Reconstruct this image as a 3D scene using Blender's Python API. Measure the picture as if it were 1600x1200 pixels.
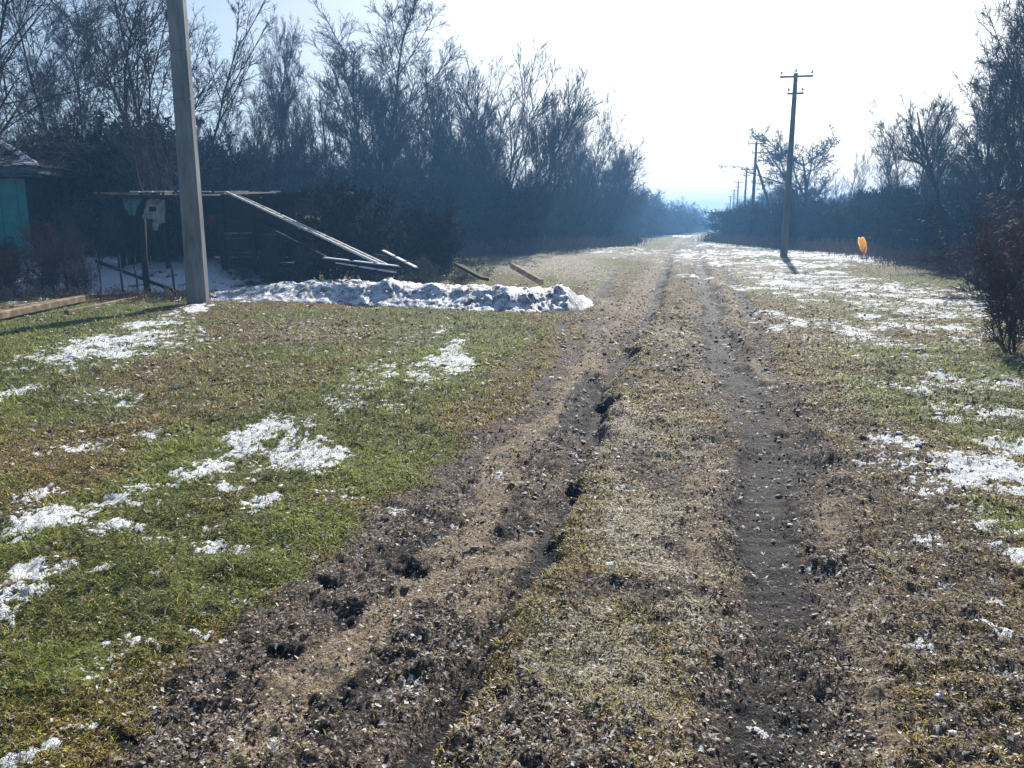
import bpy, math, random
import numpy as np
from mathutils import Vector

S = bpy.context.scene
for o in list(bpy.data.objects): bpy.data.objects.remove(o)
C = S.collection
R = math.radians

# ------------------------------------------------------------ camera, sky, sun
PITCH = R(11.38); FPX = 1232.0; CAMZ = 1.6
cam_d = bpy.data.cameras.new('camera'); cam = bpy.data.objects.new('camera', cam_d); C.objects.link(cam)
cam.location = (0, 0, CAMZ); cam.rotation_euler = (R(90) - PITCH, 0, 0)
cam_d.sensor_width = 36; cam_d.lens = 36 * FPX / 1600; cam_d.clip_end = 4000; cam_d.clip_start = 0.05
S.camera = cam
S.render.resolution_x = 1024; S.render.resolution_y = 768
SUN_AZ = R(17); SUN_EL = R(31)
W = bpy.data.worlds.new("World"); S.world = W; W.use_nodes = True
nt = W.node_tree; bg = nt.nodes['Background']
sky = nt.nodes.new('ShaderNodeTexSky'); sky.sky_type = 'NISHITA'; sky.sun_disc = False
sky.sun_elevation = SUN_EL; sky.sun_rotation = SUN_AZ; sky.dust_density = 1.6; sky.air_density = 1.0; sky.ozone_density = 1.0
nt.links.new(sky.outputs[0], bg.inputs[0]); bg.inputs[1].default_value = 0.06
sun_d = bpy.data.lights.new('sun', 'SUN'); sun = bpy.data.objects.new('sun', sun_d); C.objects.link(sun)
sd = Vector((math.sin(SUN_AZ) * math.cos(SUN_EL), math.cos(SUN_AZ) * math.cos(SUN_EL), math.sin(SUN_EL)))
sun.rotation_euler = sd.to_track_quat('Z', 'Y').to_euler(); sun.location = (0, 0, 30)
sun_d.energy = 4.9; sun_d.angle = R(0.6); sun_d.color = (1, 0.94, 0.84)
S.view_settings.view_transform = 'Standard'; S.view_settings.look = 'None'
S.view_settings.exposure = 1.0; S.view_settings.gamma = 1
S.cycles.volume_bounces = 0; S.cycles.volume_step_rate = 5
S.cycles.max_bounces = 6; S.cycles.transparent_max_bounces = 4

# ------------------------------------------------------------ numeric helpers
def G(px, py, z=0.0):
    """pixel of the 1600x1200 photograph -> point of the horizontal plane z"""
    u = (px - 800) / FPX; v = (py - 600) / FPX
    dy = math.cos(PITCH) - v * math.sin(PITCH); dz = -math.sin(PITCH) - v * math.cos(PITCH)
    t = (z - CAMZ) / dz
    return (u * t, dy * t)
def P3(px, py, Y):
    u = (px - 800) / FPX; v = (py - 600) / FPX
    dy = math.cos(PITCH) - v * math.sin(PITCH); dz = -math.sin(PITCH) - v * math.cos(PITCH)
    t = Y / dy
    return np.array((u * t, Y, CAMZ + dz * t))
def _h(ix, iy, seed):
    h = (ix.astype(np.int64) * 374761393 + iy.astype(np.int64) * 668265263 + seed * 2246822519) & 0xffffffff
    h = ((h ^ (h >> 13)) * 1274126177) & 0xffffffff
    h = (h ^ (h >> 16))
    return (h & 0xffffff) / float(0xffffff)
def vn(x, y, seed=0):
    x = np.asarray(x, float); y = np.asarray(y, float)
    ix = np.floor(x); iy = np.floor(y); fx = x - ix; fy = y - iy
    fx = fx * fx * (3 - 2 * fx); fy = fy * fy * (3 - 2 * fy)
    a = _h(ix, iy, seed); b = _h(ix + 1, iy, seed); c = _h(ix, iy + 1, seed); d = _h(ix + 1, iy + 1, seed)
    return a + (b - a) * fx + (c - a) * fy + (a - b - c + d) * fx * fy
def fbm(x, y, f, octs=4, seed=0):
    s = 0; a = 0.5; t = 0
    for i in range(octs):
        s = s + a * vn(x * f + 17.3 * i, y * f + 5.1 * i, seed + i * 7); t += a; a *= 0.55; f *= 2.07
    return s / t
def ss(a, b, x):
    t = np.clip((x - a) / (b - a), 0, 1); return t * t * (3 - 2 * t)
def curve(pts):
    q = sorted((G(px, py)[1], G(px, py)[0]) for py, px in pts)
    ys = np.array([a for a, b in q]); xs = np.array([b for a, b in q])
    return lambda Y: np.interp(Y, ys, xs)
rng = np.random.default_rng(11)

# ------------------------------------------------------------ ground masks and height
left_edge = curve([(1200, 215), (1100, 265), (1000, 350), (900, 480), (800, 600), (700, 735), (600, 850), (540, 885), (500, 930), (460, 975), (430, 1005), (400, 1030), (380, 1050), (368, 1066), (360, 1080)])
left_wall = curve([(1200, 690), (1100, 745), (1000, 800), (900, 858), (800, 897), (740, 920), (640, 942), (600, 960), (560, 982), (500, 1018), (460, 1034), (430, 1041), (400, 1050), (380, 1064), (368, 1075), (360, 1084)])
strip_c = curve([(1200, 330), (1100, 430), (1000, 540), (900, 650), (800, 745), (700, 800), (600, 880), (540, 930), (480, 985), (430, 1020), (400, 1040)])
rr_c = curve([(1200, 1212), (1100, 1215), (1000, 1215), (900, 1218), (800, 1212), (700, 1194), (650, 1180), (600, 1158), (560, 1132), (520, 1114), (480, 1112), (440, 1099), (400, 1090), (380, 1086), (366, 1088)])
rr2_c = curve([(1200, 1420), (1000, 1370), (850, 1310), (700, 1262), (640, 1228), (600, 1208), (560, 1196), (520, 1186), (470, 1163), (440, 1143), (400, 1108), (380, 1098), (366, 1092)])

SNOW = [(1500, 600, 90, 20, .6), (1450, 740, 70, 40, .5), (1360, 450, 160, 60, .6), (90, 700, 60, 10, .45), (330, 850, 60, 12, .45), (520, 780, 50, 10, .45), (150, 545, 85, 26, 1), (120, 575, 60, 10, .55), (235, 506, 38, 8, .9), (297, 486, 26, 7, 1), (18, 615, 24, 13, .9), (190, 560, 45, 12, .6),
        (400, 680, 62, 20, 1), (470, 712, 62, 26, 1.05), (318, 735, 34, 20, 1), (352, 766, 26, 8, 1), (410, 785, 32, 12, .7), (500, 735, 40, 14, .7),
        (690, 568, 46, 28, .95), (575, 595, 34, 44, .6), (650, 530, 55, 14, .5), (60, 812, 62, 22, 1.05), (170, 824, 34, 12, 1), (42, 888, 30, 20, 1), (22, 925, 44, 28, 1.1),
        (100, 880, 13, 8, .95), (157, 886, 16, 7, .9), (185, 782, 40, 12, .7), (60, 770, 34, 12, .65), (45, 1170, 36, 18, .85), (125, 1130, 22, 7, .8), (160, 620, 40, 12, .5),
        (250, 1000, 40, 10, .6), (300, 985, 26, 7, .7), (215, 765, 26, 8, .8), (240, 680, 24, 7, .6), (205, 625, 20, 8, .6), (165, 690, 20, 5, .5),
        (1565, 752, 74, 40, 1.1), (1505, 722, 40, 13, 1), (1575, 700, 60, 14, .9), (1575, 650, 66, 9, .85), (1500, 655, 40, 7, .7), (1440, 605, 45, 11, .65), (1470, 584, 24, 9, 1), (1450, 848, 24, 9, .8),
        (1545, 985, 30, 12, .85), (1552, 943, 14, 9, .8), (1585, 870, 30, 18, .8), (1420, 690, 34, 16, .75), (1480, 780, 50, 25, .6), (1540, 830, 40, 14, .65),
        (1430, 470, 190, 46, .78), (1330, 520, 100, 32, .62), (1480, 520, 90, 30, .68), (1560, 490, 70, 40, .75), (1250, 430, 90, 18, .58), (1180, 455, 50, 20, .5),
        (1200, 399, 130, 9, .85), (1345, 405, 60, 6, 1.05), (1240, 414, 100, 6, .8), (1040, 367, 34, 2.2, 1.3), (920, 388, 20, 6, .9), (985, 390, 60, 6, .5),
        (205, 432, 110, 40, 1.5), (60, 430, 80, 30, 1.2), (350, 462, 90, 8, .7), (370, 470, 60, 5, .8), (1320, 395, 90, 5, .8), (1150, 385, 50, 5, .7),
        (1490, 640, 60, 14, .5), (1380, 560, 50, 20, .45), (600, 640, 40, 12, .4)]
GREEN = [(450, 700, 190, 100, .9), (60, 600, 110, 70, .75), (230, 900, 260, 90, .95), (60, 1010, 130, 70, .85), (600, 720, 110, 60, .9), (1500, 640, 140, 60, .95), (1590, 820, 50, 35, 1.2),
         (1235, 460, 60, 36, .9), (720, 530, 110, 50, .9), (620, 500, 90, 30, .6), (200, 480, 100, 18, .7), (1400, 560, 90, 40, .7), (430, 830, 160, 50, .8), (880, 590, 50, 30, .4), (380, 600, 150, 60, .5), (1380, 440, 160, 16, .6),
         (900, 1030, 110, 60, .55), (960, 880, 60, 50, .35), (1000, 780, 70, 80, .3), (800, 510, 70, 14, .5), (1560, 590, 90, 20, .8)]
STRAW = [(1420, 470, 190, 55, .7), (1160, 420, 120, 20, .9), (1330, 520, 120, 40, .6), (990, 400, 120, 12, .8), (1010, 760, 90, 130, 1), (1040, 900, 110, 120, 1), (960, 1080, 140, 110, .8), (1060, 560, 60, 120, .8), (950, 440, 70, 50, .9), (1180, 450, 80, 60, .7), (1250, 520, 80, 60, .6), (870, 420, 120, 22, .9),
         (1060, 420, 30, 50, .8), (1440, 1000, 180, 60, .45), (1240, 1000, 40, 200, .3), (1120, 700, 40, 160, .6), (1500, 900, 120, 50, .5), (260, 600, 160, 60, .35), (480, 520, 220, 25, .6), (1400, 420, 150, 12, .6)]
def blob(X, Y, lst, warp=0.22, wf=3.0):
    out = np.zeros_like(X)
    d0 = np.sqrt(X * X + Y * Y) + 1e-3
    sc = np.clip(d0 / 8, .35, 5)
    wx = (fbm(X / sc, Y / sc, wf, 3, 41) - .5); wy = (fbm(X / sc, Y / sc, wf, 3, 77) - .5)
    for (px, py, rx, ry, s) in lst:
        cx, cy = G(px, py); a = G(px - rx, py)[0]; b = G(px + rx, py)[0]; rX = (b - a) / 2
        rY = abs(G(px, py - ry)[1] - G(px, py + ry)[1]) / 2
        cy = (G(px, py - ry)[1] + G(px, py + ry)[1]) / 2
        rX *= 1.42; rY *= 1.42
        m = (abs(X - cx) < rX * 1.8) & (abs(Y - cy) < rY * 1.8)
        if not m.any(): continue
        q = np.sqrt(((X[m] - cx) / rX + wx[m] * warp * 5) ** 2 + ((Y[m] - cy) / rY + wy[m] * warp * 5) ** 2)
        out[m] = np.maximum(out[m], s * (1 - ss(.2, 1.35, q)))
    return out
HOLES = [(546, 940, 24, 20), (440, 996, 24, 12), (345, 1048, 18, 16), (388, 1186, 28, 16), (490, 1078, 13, 10), (195, 1140, 20, 12), (640, 872, 30, 14), (610, 905, 18, 8), (780, 1085, 16, 14), (1230, 1100, 14, 10), (1255, 960, 20, 8), (1590, 1170, 20, 12), (330, 945, 14, 8), (515, 890, 20, 9)]
def fields(X, Y):
    X = np.asarray(X, float); Y = np.asarray(Y, float)
    Yc = np.maximum(Y, 1.2)
    sc = np.clip(Yc / 6, .5, 4)
    n1 = fbm(X, Y, 1.1, 4, 3); n2 = fbm(X, Y, 4.5, 4, 9); n3 = fbm(X, Y, 13, 3, 21)
    wob = (fbm(X, Y, 1.3, 3, 55) - .5) * .62 + (n2 - .5) * .30 + (n3 - .5) * .10
    e0 = left_edge(Yc); e1 = left_wall(Yc); x = X + wob * np.clip(Yc / 8, .5, 1.2)
    dL = x - e0; dR = e1 - x
    band = ss(-.30, .22, dL) * ss(-.04, .10, dR)
    band_soft = ss(-.6, .5, dL) * ss(-.25, .25, dR)
    rc = rr_c(Yc); hw = np.interp(Yc, [2, 4, 8, 15, 40, 100], [.19, .24, .24, .26, .30, .35])
    rut = (1 - ss(hw * .35, hw * 1.35, abs(X + wob * .55 - rc))) * (.75 + .5 * ss(.35, .6, fbm(X * .5, Y, .8, 3, 61)))
    rim = ss(hw * 1.0, hw * 1.5, abs(X + wob * .55 - rc)) * (1 - ss(hw * 1.6, hw * 2.4, abs(X + wob * .55 - rc)))
    rutw = 1 - ss(hw * .9, hw * 3.4, abs(x - rc - .08))
    r2 = 1 - ss(.03, .16, abs(X + wob * .35 - rr2_c(Yc)) / (1 + np.clip((Yc - 8) / 14, 0, 4)))
    l2 = (1 - ss(.02, .14, abs(X + wob * .5 - e1 + .95 + .03 * Yc) / (1 + np.clip((Yc - 8) / 14, 0, 4)))) * ss(6, 11, Yc) * ss(.35, .55, fbm(X, Y, .5, 3, 52))
    r2 *= ss(3.0, 5.5, Yc) * (.5 + .6 * fbm(X * .0, Y, .6, 2, 8))
    fw = 1 + np.clip((Yc - 8) / 14, 0, 4)
    trench = (1 - ss(.02, .13, abs(X + wob * .15 - e1 + .09) / fw)) * (.65 + .5 * ss(.42, .6, fbm(X * 0, Y, .9, 2, 31)))
    st = 1 - ss(.05, .2, abs(X + wob * .4 - strip_c(Yc)))
    mid = ss(-.05, .25, x - e1) * ss(.0, .25, rc - .15 - x)
    far = ss(7, 17, Yc)
    mud = np.clip(np.maximum(np.maximum(mid * .62 * ss(.38, .6, fbm(X, Y, 1.9, 3, 171)) + band_soft * .55 + band * .5, rutw * .72), r2 * .9) , 0, 1)
    mud = np.maximum(mud, .55 * ss(0, .6, X - rc) * (1 - ss(.9, 1.9, X - rc)) * (1 - ss(6, 12, Yc)))
    sand = np.clip(st * .9 + band * ss(.50, .66, n1) * .8, 0, 1) * (1 - trench) * ss(.0, .35, dL)
    sand = np.maximum(sand, far * (band * (.6 + .6 * ss(.4, .6, fbm(X, Y * .35, 1.6, 3, 47))) + rutw * .95 * ss(.35, .6, fbm(X, Y * .3, 1.8, 3, 48)))); straw = 0
    dark = np.clip(.75 * ss(.05, .5, dL) * (1 - ss(.5, 1.0, dL - .1 * Yc * 0)) * (1 - far) * (1 - sand) * ss(.35, .6, fbm(X, Y, 2.2, 3, 64)) + rut * (.95 + .5 * (n1 - .5)) + trench * (.8 + .4 * far) + r2 * (.35 + .6 * far) + l2 * 1.0 + far * (1 - ss(.05, .22, abs(X + wob * .4 - rc + .05))) * .7 + band * ss(.5, .68, fbm(X, Y, 1.6, 3, 63)) * .4 * (1 - sand), 0, 1)
    sand = np.maximum(sand, rim * .75 * ss(.38, .58, fbm(X, Y, 1.4, 3, 191)))
    for (px, py, rx, ry) in HOLES:
        cx, cy = G(px, py); rX = abs(G(px + rx, py)[0] - cx); rY = abs(G(px, py - ry)[1] - cy)
        q = np.sqrt(((X - cx) / rX + (n3 - .5) * 1.8) ** 2 + ((Y - cy) / rY + (n2 - .5) * 2.2) ** 2)
        hole = 1 - ss(.55, 1.25, q)
        dark = np.maximum(dark, hole); 
        if 'hz' in locals(): hz = np.maximum(hz, hole * min(rY * .5, .035))
        else: hz = hole * min(rY * .5, .035)
    snow = blob(X, Y, SNOW) * .90; green = blob(X, Y, GREEN, .18, 1.5); straw = blob(X, Y, STRAW, .18, 1.5)
    straw = np.maximum(straw, mid * (.28 + .55 * ss(.42, .62, fbm(X, Y, 1.3, 3, 88))))
    # beyond what the photograph shows: patchy snow and grass
    outside = ss(.72, .85, abs(X) / np.maximum(Yc, 2.2))
    snow = np.maximum(snow, outside * ss(.5, .68, fbm(X, Y, .5, 3, 90)) * .9)
    green = np.maximum(green, outside * ss(.4, .6, n1)); green = np.maximum(green, (.25 + .55 * ss(.40, .62, fbm(X, Y, .7, 4, 151))) * np.clip(ss(.1, .9, e0 - X) + ss(1.6, 2.4, X - rc), 0, 1))
    snow = snow * (1 - .8 * np.clip(rut + band * .8, 0, 1) * (1 - far * .5))
    n4 = fbm(X, Y, 40, 2, 131)
    yard = ss(17.6, 18.6, Y + (n1 - .5) * 1.5) * ss(6.3, 7.1, -X + (n1 - .5)) * (1 - ss(27, 31, Y))
    snow = np.maximum(snow, yard * 1.0); snow = np.maximum(snow, .85 * ss(16.5, 17.2, Y) * (1 - ss(19.5, 21.5, Y)) * ss(-.8, 0, -X) * (1 - ss(7, 8, -X)))
    thr = .60 + (n3 - .5) * 1.1 + (n2 - .5) * 1.0 + (fbm(X, Y, 1.7, 3, 141) - .5) * 1.1 * ss(5, 14, Yc) + (n4 - .5) * 1.2 * ss(16, 5, Yc)
    snowc = ss(-.30, .34, snow - thr)
    # height
    h = (fbm(X, Y, .18, 3, 5) - .5) * .22 * ss(6, 25, Yc) + (n1 - .5) * .09 * (1 - .5 * rut) + (n2 - .5) * .055 * (1 - .6 * rut)
    rough = (.022 + .020 * mud * (1 - sand)) * (1 - .75 * rut) * (1 - .5 * trench)
    h = h + (n3 - .5) * rough * 1.5 + (fbm(X, Y, 34, 2, 12) - .5) * rough * ss(14, 4, Yc)
    h = h - band * .055 - rut * .085 - trench * .08 - r2 * .06 - l2 * .05 - hz
    h = h + .025 * (1 - ss(.02, .18, abs(X + wob * .2 - e1 - .14))) + .03 * (1 - ss(.0, .16, abs(X - rc - hw - .17)))
    tread = np.sin(Y * 52 + 9 * vn(X * 3, Y * 3, 4)) * .004 * rut
    h = h + tread + ss(.3, .8, snowc) * (.010 + .02 * (n2 - .3))
    # the yard behind the concrete pole lies higher
    h = h + .62 * ss(17.6, 23.5, Y) * ss(5.0, 8.5, -X - .0) * (1 - ss(30, 45, Y))
    return dict(h=h, mud=mud, sand=sand, dark=dark, green=green, straw=straw, snow=snowc, snowraw=snow)
def H(x, y):
    return float(fields(np.array([float(x)]), np.array([float(y)]))['h'][0])

# ------------------------------------------------------------ mesh helpers
def mesh_np(name, V, F, mat=None, smooth=False, col=None, mats=None, midx=None):
    me = bpy.data.meshes.new(name)
    V = np.asarray(V, np.float32); F = [np.asarray(f, np.int32) for f in (F if isinstance(F, list) else [F]) if len(f)]
    me.vertices.add(len(V)); me.vertices.foreach_set('co', V.ravel())
    nl = sum(f.size for f in F); npoly = sum(len(f) for f in F)
    me.loops.add(nl); me.polygons.add(npoly)
    me.loops.foreach_set('vertex_index', np.concatenate([f.ravel() for f in F]))
    tot = np.concatenate([np.full(len(f), f.shape[1], np.int32) for f in F])
    me.polygons.foreach_set('loop_start', np.concatenate([[0], np.cumsum(tot)[:-1]]).astype(np.int32))
    me.polygons.foreach_set('loop_total', tot)
    me.polygons.foreach_set('use_smooth', np.full(npoly, bool(smooth)))
    if midx is not None: me.polygons.foreach_set('material_index', np.asarray(midx, np.int32))
    if col is not None:
        for k, a in col.items():
            at = me.attributes.new(k, 'FLOAT_COLOR', 'POINT'); at.data.foreach_set('color', np.asarray(a, np.float32).ravel())
    for m in (mats or ([mat] if mat else [])): me.materials.append(m)
    me.update(calc_edges=True); me.validate()
    return me
def link(name, me, parent=None, loc=None):
    o = bpy.data.objects.new(name, me); C.objects.link(o)
    if parent: o.parent = parent
    if loc is not None: o.location = loc
    return o
def tag(o, label=None, cat=None, group=None, kind=None):
    if label: o['label'] = label
    if cat: o['category'] = cat
    if group: o['group'] = group
    if kind: o['kind'] = kind
    return o
def empty(name, loc, rz=0):
    o = bpy.data.objects.new(name, None); C.objects.link(o); o.location = loc; o.rotation_euler = (0, 0, rz); o.empty_display_size = .2
    return o
class MB:
    """collects boxes, bars and tubes into one mesh"""
    def __init__(s): s.v = []; s.q = []; s.t = []; s.n = 0
    def add(s, v, q=None, t=None):
        v = np.asarray(v, float).reshape(-1, 3)
        if q is not None and len(q): s.q.append(np.asarray(q) + s.n)
        if t is not None and len(t): s.t.append(np.asarray(t) + s.n)
        s.v.append(v); s.n += len(v)
    def bar(s, a, b, w, d, roll=0.0, w2=None, d2=None, bev=.12):
        """tapered rectangular bar with chamfered edges, between points a and b"""
        a = Vector(a); b = Vector(b); t = (b - a).normalized()
        ref = Vector((0, 0, 1)) if abs(t.z) < .9 else Vector((0, 1, 0))
        u = t.cross(ref).normalized(); v = u.cross(t).normalized()
        c, sn = math.cos(roll), math.sin(roll); u, v = u * c + v * sn, v * c - u * sn
        w2 = w2 or w; d2 = d2 or d
        rings = []
        for p, ww, dd in ((a, w, d), (b, w2, d2)):
            e = bev * min(ww, dd)
            for x, y in ((-ww / 2 + e, -dd / 2), (ww / 2 - e, -dd / 2), (ww / 2, -dd / 2 + e), (ww / 2, dd / 2 - e), (ww / 2 - e, dd / 2), (-ww / 2 + e, dd / 2), (-ww / 2, dd / 2 - e), (-ww / 2, -dd / 2 + e)):
                rings.append(p + u * x + v * y)
        q = [(i, (i + 1) % 8, 8 + (i + 1) % 8, 8 + i) for i in range(8)]
        q += [(0, 7, 6, 1), (1, 6, 5, 2), (2, 5, 4, 3), (8, 9, 14, 15), (9, 10, 13, 14), (10, 11, 12, 13)]
        s.add([tuple(p) for p in rings], q)
    def tube(s, pts, rad, sides=6, cap=True):
        P = np.asarray(pts, float)[None]; Rr = np.broadcast_to(np.asarray(rad, float), (1, P.shape[1]))
        v, q = tubes(P, Rr, sides); s.add(v, q)
        if cap:
            n = P.shape[1]
            base = s.n - len(v)
            s.add([P[0, 0], P[0, -1]], t=[(0, -(len(v)) + (i + 1) % sides, -(len(v)) + i) for i in range(sides)] + [(1, (n - 1) * sides + i - len(v), (n - 1) * sides + (i + 1) % sides - len(v)) for i in range(sides)])
    def poly(s, pts, thick, axis=(0, 1, 0)):
        """flat outline given its own thickness"""
        n = len(pts); a = np.asarray(pts, float); b = a + np.asarray(axis, float) * thick
        c0 = a.mean(0); c1 = b.mean(0)
        s.add(np.vstack([a, b, [c0], [c1]]), [(i, n + i, n + (i + 1) % n, (i + 1) % n) for i in range(n)],
              [((i + 1) % n, 2 * n, i) for i in range(n)] + [(n + i, 2 * n + 1, n + (i + 1) % n) for i in range(n)])
    def build(s, name, mat, parent=None, smooth=False, loc=None):
        F = []
        if s.q: F.append(np.vstack(s.q))
        if s.t: F.append(np.vstack(s.t))
        return link(name, mesh_np(name, np.vstack(s.v), F, mat, smooth), parent, loc)
def tubes(P, Rr, sides):
    """P (N,K,3) centre lines, Rr (N,K) radii -> verts, quads"""
    N, K, _ = P.shape
    D = P[:, -1] - P[:, 0]; D /= np.linalg.norm(D, axis=1, keepdims=True) + 1e-9
    ref = np.where(abs(D[:, 2:3]) < .8, np.array([[0, 0, 1.]]), np.array([[1., 0, 0]]))
    u = np.cross(D, ref); u /= np.linalg.norm(u, axis=1, keepdims=True) + 1e-9; w = np.cross(u, D)
    a = np.arange(sides) * 2 * np.pi / sides
    off = np.cos(a)[None, :, None] * u[:, None] + np.sin(a)[None, :, None] * w[:, None]
    V = P[:, :, None, :] + off[:, None] * Rr[:, :, None, None]
    V = V.reshape(-1, 3)
    n = np.arange(N)[:, None, None]; k = np.arange(K - 1)[None, :, None]; s = np.arange(sides)[None, None, :]
    b = n * K * sides + k * sides
    q = np.stack([b + s, b + (s + 1) % sides, b + sides + (s + 1) % sides, b + sides + s], -1).reshape(-1, 4)
    return V, q
def nrm(a): return a / (np.linalg.norm(a, axis=-1, keepdims=True) + 1e-9)

# ------------------------------------------------------------ materials
def mat(name, rough=.8, spec=.3):
    m = bpy.data.materials.new(name); m.use_nodes = True; n = m.node_tree
    b = n.nodes['Principled BSDF']; b.inputs['Roughness'].default_value = rough; b.inputs['Specular IOR Level'].default_value = spec
    return m, n, b
def node(n, t, **kw):
    x = n.nodes.new(t)
    for k, v in kw.items():
        if k.startswith('i_'): x.inputs[k[2:].replace('_', ' ')].default_value = v
        else: setattr(x, k, v)
    return x
def noise(n, vec, scale, detail=4, rough=.6):
    x = n.nodes.new('ShaderNodeTexNoise'); x.inputs['Scale'].default_value = scale; x.inputs['Detail'].default_value = detail; x.inputs['Roughness'].default_value = rough
    n.links.new(vec, x.inputs['Vector']); return x.outputs['Fac']
def ramp(n, fac, stops):
    r = n.nodes.new('ShaderNodeValToRGB'); e = r.color_ramp.elements
    while len(e) < len(stops): e.new(.5)
    for i, (p, c) in enumerate(stops): e[i].position = p; e[i].color = (*c, 1)
    n.links.new(fac, r.inputs[0]); return r.outputs[0]
def mixc(n, fac, a, b):
    m = n.nodes.new('ShaderNodeMix'); m.data_type = 'RGBA'
    if hasattr(fac, 'name'): n.links.new(fac, m.inputs[0])
    else: m.inputs[0].default_value = fac
    for s, i in ((a, 6), (b, 7)):
        if hasattr(s, 'name'): n.links.new(s, m.inputs[i])
        else: m.inputs[i].default_value = (*s, 1)
    return m.outputs[2]
def math_(n, op, a, b=None, c=None, clamp=False):
    m = n.nodes.new('ShaderNodeMath'); m.operation = op; m.use_clamp = clamp
    for i, s in enumerate((a, b, c)):
        if s is None: continue
        if hasattr(s, 'name'): n.links.new(s, m.inputs[i])
        else: m.inputs[i].default_value = s
    return m.outputs[0]
def bump(n, b, h, strength, dist):
    x = n.nodes.new('ShaderNodeBump'); x.inputs['Strength'].default_value = strength; x.inputs['Distance'].default_value = dist
    n.links.new(h, x.inputs['Height']); n.links.new(x.outputs[0], b.inputs['Normal'])
def simple(name, stops, scale=8, rough=.85, spec=.25, stretch=(1, 1, 1), bs=.4, bd=.01, detail=5):
    m, n, b = mat(name, rough, spec)
    tc = n.nodes.new('ShaderNodeTexCoord'); mp = n.nodes.new('ShaderNodeMapping'); mp.inputs['Scale'].default_value = stretch
    n.links.new(tc.outputs['Object'], mp.inputs[0])
    f = noise(n, mp.outputs[0], scale, detail, .65)
    n.links.new(ramp(n, f, stops), b.inputs['Base Color'])
    f2 = noise(n, mp.outputs[0], scale * 5, 4, .7)
    bump(n, b, f2, bs, bd)
    return m
def ground_mat():
    m, n, b = mat('ground_soil', .9, .18)
    tc = n.nodes.new('ShaderNodeTexCoord'); v = tc.outputs['Object']
    a1 = node(n, 'ShaderNodeAttribute', attribute_name='m1'); a2 = node(n, 'ShaderNodeAttribute', attribute_name='m2')
    s1 = n.nodes.new('ShaderNodeSeparateColor'); n.links.new(a1.outputs['Color'], s1.inputs[0])
    s2 = n.nodes.new('ShaderNodeSeparateColor'); n.links.new(a2.outputs['Color'], s2.inputs[0])
    mud, sand, green = s1.outputs; snow, straw, dark = s2.outputs
    nA = noise(n, v, 9, 6, .65); nB = noise(n, v, 38, 5, .7); nC = noise(n, v, 130, 4, .7); nD = noise(n, v, 2.2, 5, .6)
    def thr(mask, nz, lo, hi, amp):
        x = math_(n, 'MULTIPLY_ADD', math_(n, 'SUBTRACT', nz, .5), amp, mask)
        r = n.nodes.new('ShaderNodeMapRange'); r.interpolation_type = 'SMOOTHSTEP'
        r.inputs[1].default_value = lo; r.inputs[2].default_value = hi; n.links.new(x, r.inputs[0]); return r.outputs[0]
    nE = noise(n, v, 70, 3, .75)
    turf = ramp(n, nE, [(.34, (.012, .008, .004)), (.45, (.055, .038, .013)), (.53, (.14, .10, .032)), (.61, (.30, .23, .10)), (.70, (.52, .45, .27))])
    grn = ramp(n, nE, [(.34, (.012, .014, .004)), (.5, (.085, .105, .018)), (.66, (.30, .32, .09))])
    mudc = ramp(n, nE, [(.33, (.016, .012, .011)), (.44, (.055, .042, .037)), (.53, (.14, .11, .094)), (.61, (.30, .25, .215)), (.70, (.55, .49, .43))])
    mudc = mixc(n, thr(nB, nC, .36, .46, .5), (.014, .011, .010), mudc)
    sandc = ramp(n, nE, [(.32, (.07, .05, .035)), (.5, (.24, .19, .135)), (.68, (.46, .39, .30))])
    darkc = ramp(n, nE, [(.38, (.004, .004, .006)), (.54, (.016, .015, .018)), (.63, (.05, .048, .056)), (.70, (.24, .23, .25))])
    strawc = ramp(n, nE, [(.36, (.04, .03, .016)), (.47, (.15, .12, .075)), (.55, (.38, .34, .27)), (.64, (.74, .71, .65))])
    c = mixc(n, thr(green, nA, .35, .65, .9), turf, grn)
    c = mixc(n, thr(straw, nA, .55, .85, 1.5), c, strawc)
    c = mixc(n, thr(mud, nA, .38, .62, .9), c, mudc)
    c = mixc(n, thr(sand, nA, .3, .75, .9), c, sandc)
    c = mixc(n, thr(dark, math_(n, 'ADD', math_(n, 'MULTIPLY', nD, .5), math_(n, 'MULTIPLY', nB, .5)), .3, .8, .8), c, darkc)
    nS = math_(n, 'ADD', math_(n, 'MULTIPLY', nB, .55), math_(n, 'MULTIPLY', nE, .45))
    sn = thr(snow, nS, .34, .72, 3.4)
    c = mixc(n, sn, c, (.80, .84, .90))
    n.links.new(c, b.inputs['Base Color'])
    n.links.new(math_(n, 'MULTIPLY_ADD', thr(dark, nD, .3, .8, .6), -.12, .92), b.inputs['Roughness'])
    hh = math_(n, 'ADD', math_(n, 'MULTIPLY', nA, .5), math_(n, 'ADD', math_(n, 'MULTIPLY', nB, .35), math_(n, 'MULTIPLY', nE, .25)))
    bump(n, b, hh, 1.0, .085)
    return m
def leafy(name, trans=.35, rough=.6, var=True, spec=.35):
    """thin blades and leaves: colour per blade, some light passing through"""
    m, n, b = mat(name, rough, spec)
    a = node(n, 'ShaderNodeAttribute', attribute_name='col')
    n.links.new(a.outputs['Color'], b.inputs['Base Color'])
    t = n.nodes.new('ShaderNodeBsdfTranslucent'); n.links.new(a.outputs['Color'], t.inputs[0])
    mx = n.nodes.new('ShaderNodeMixShader'); mx.inputs[0].default_value = trans
    n.links.new(b.outputs[0], mx.inputs[1]); n.links.new(t.outputs[0], mx.inputs[2])
    n.links.new(mx.outputs[0], n.nodes['Material Output'].inputs[0])
    return m
M = {}
M['ground'] = ground_mat()
M['blade'] = leafy('grass_blade', .35)
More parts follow.
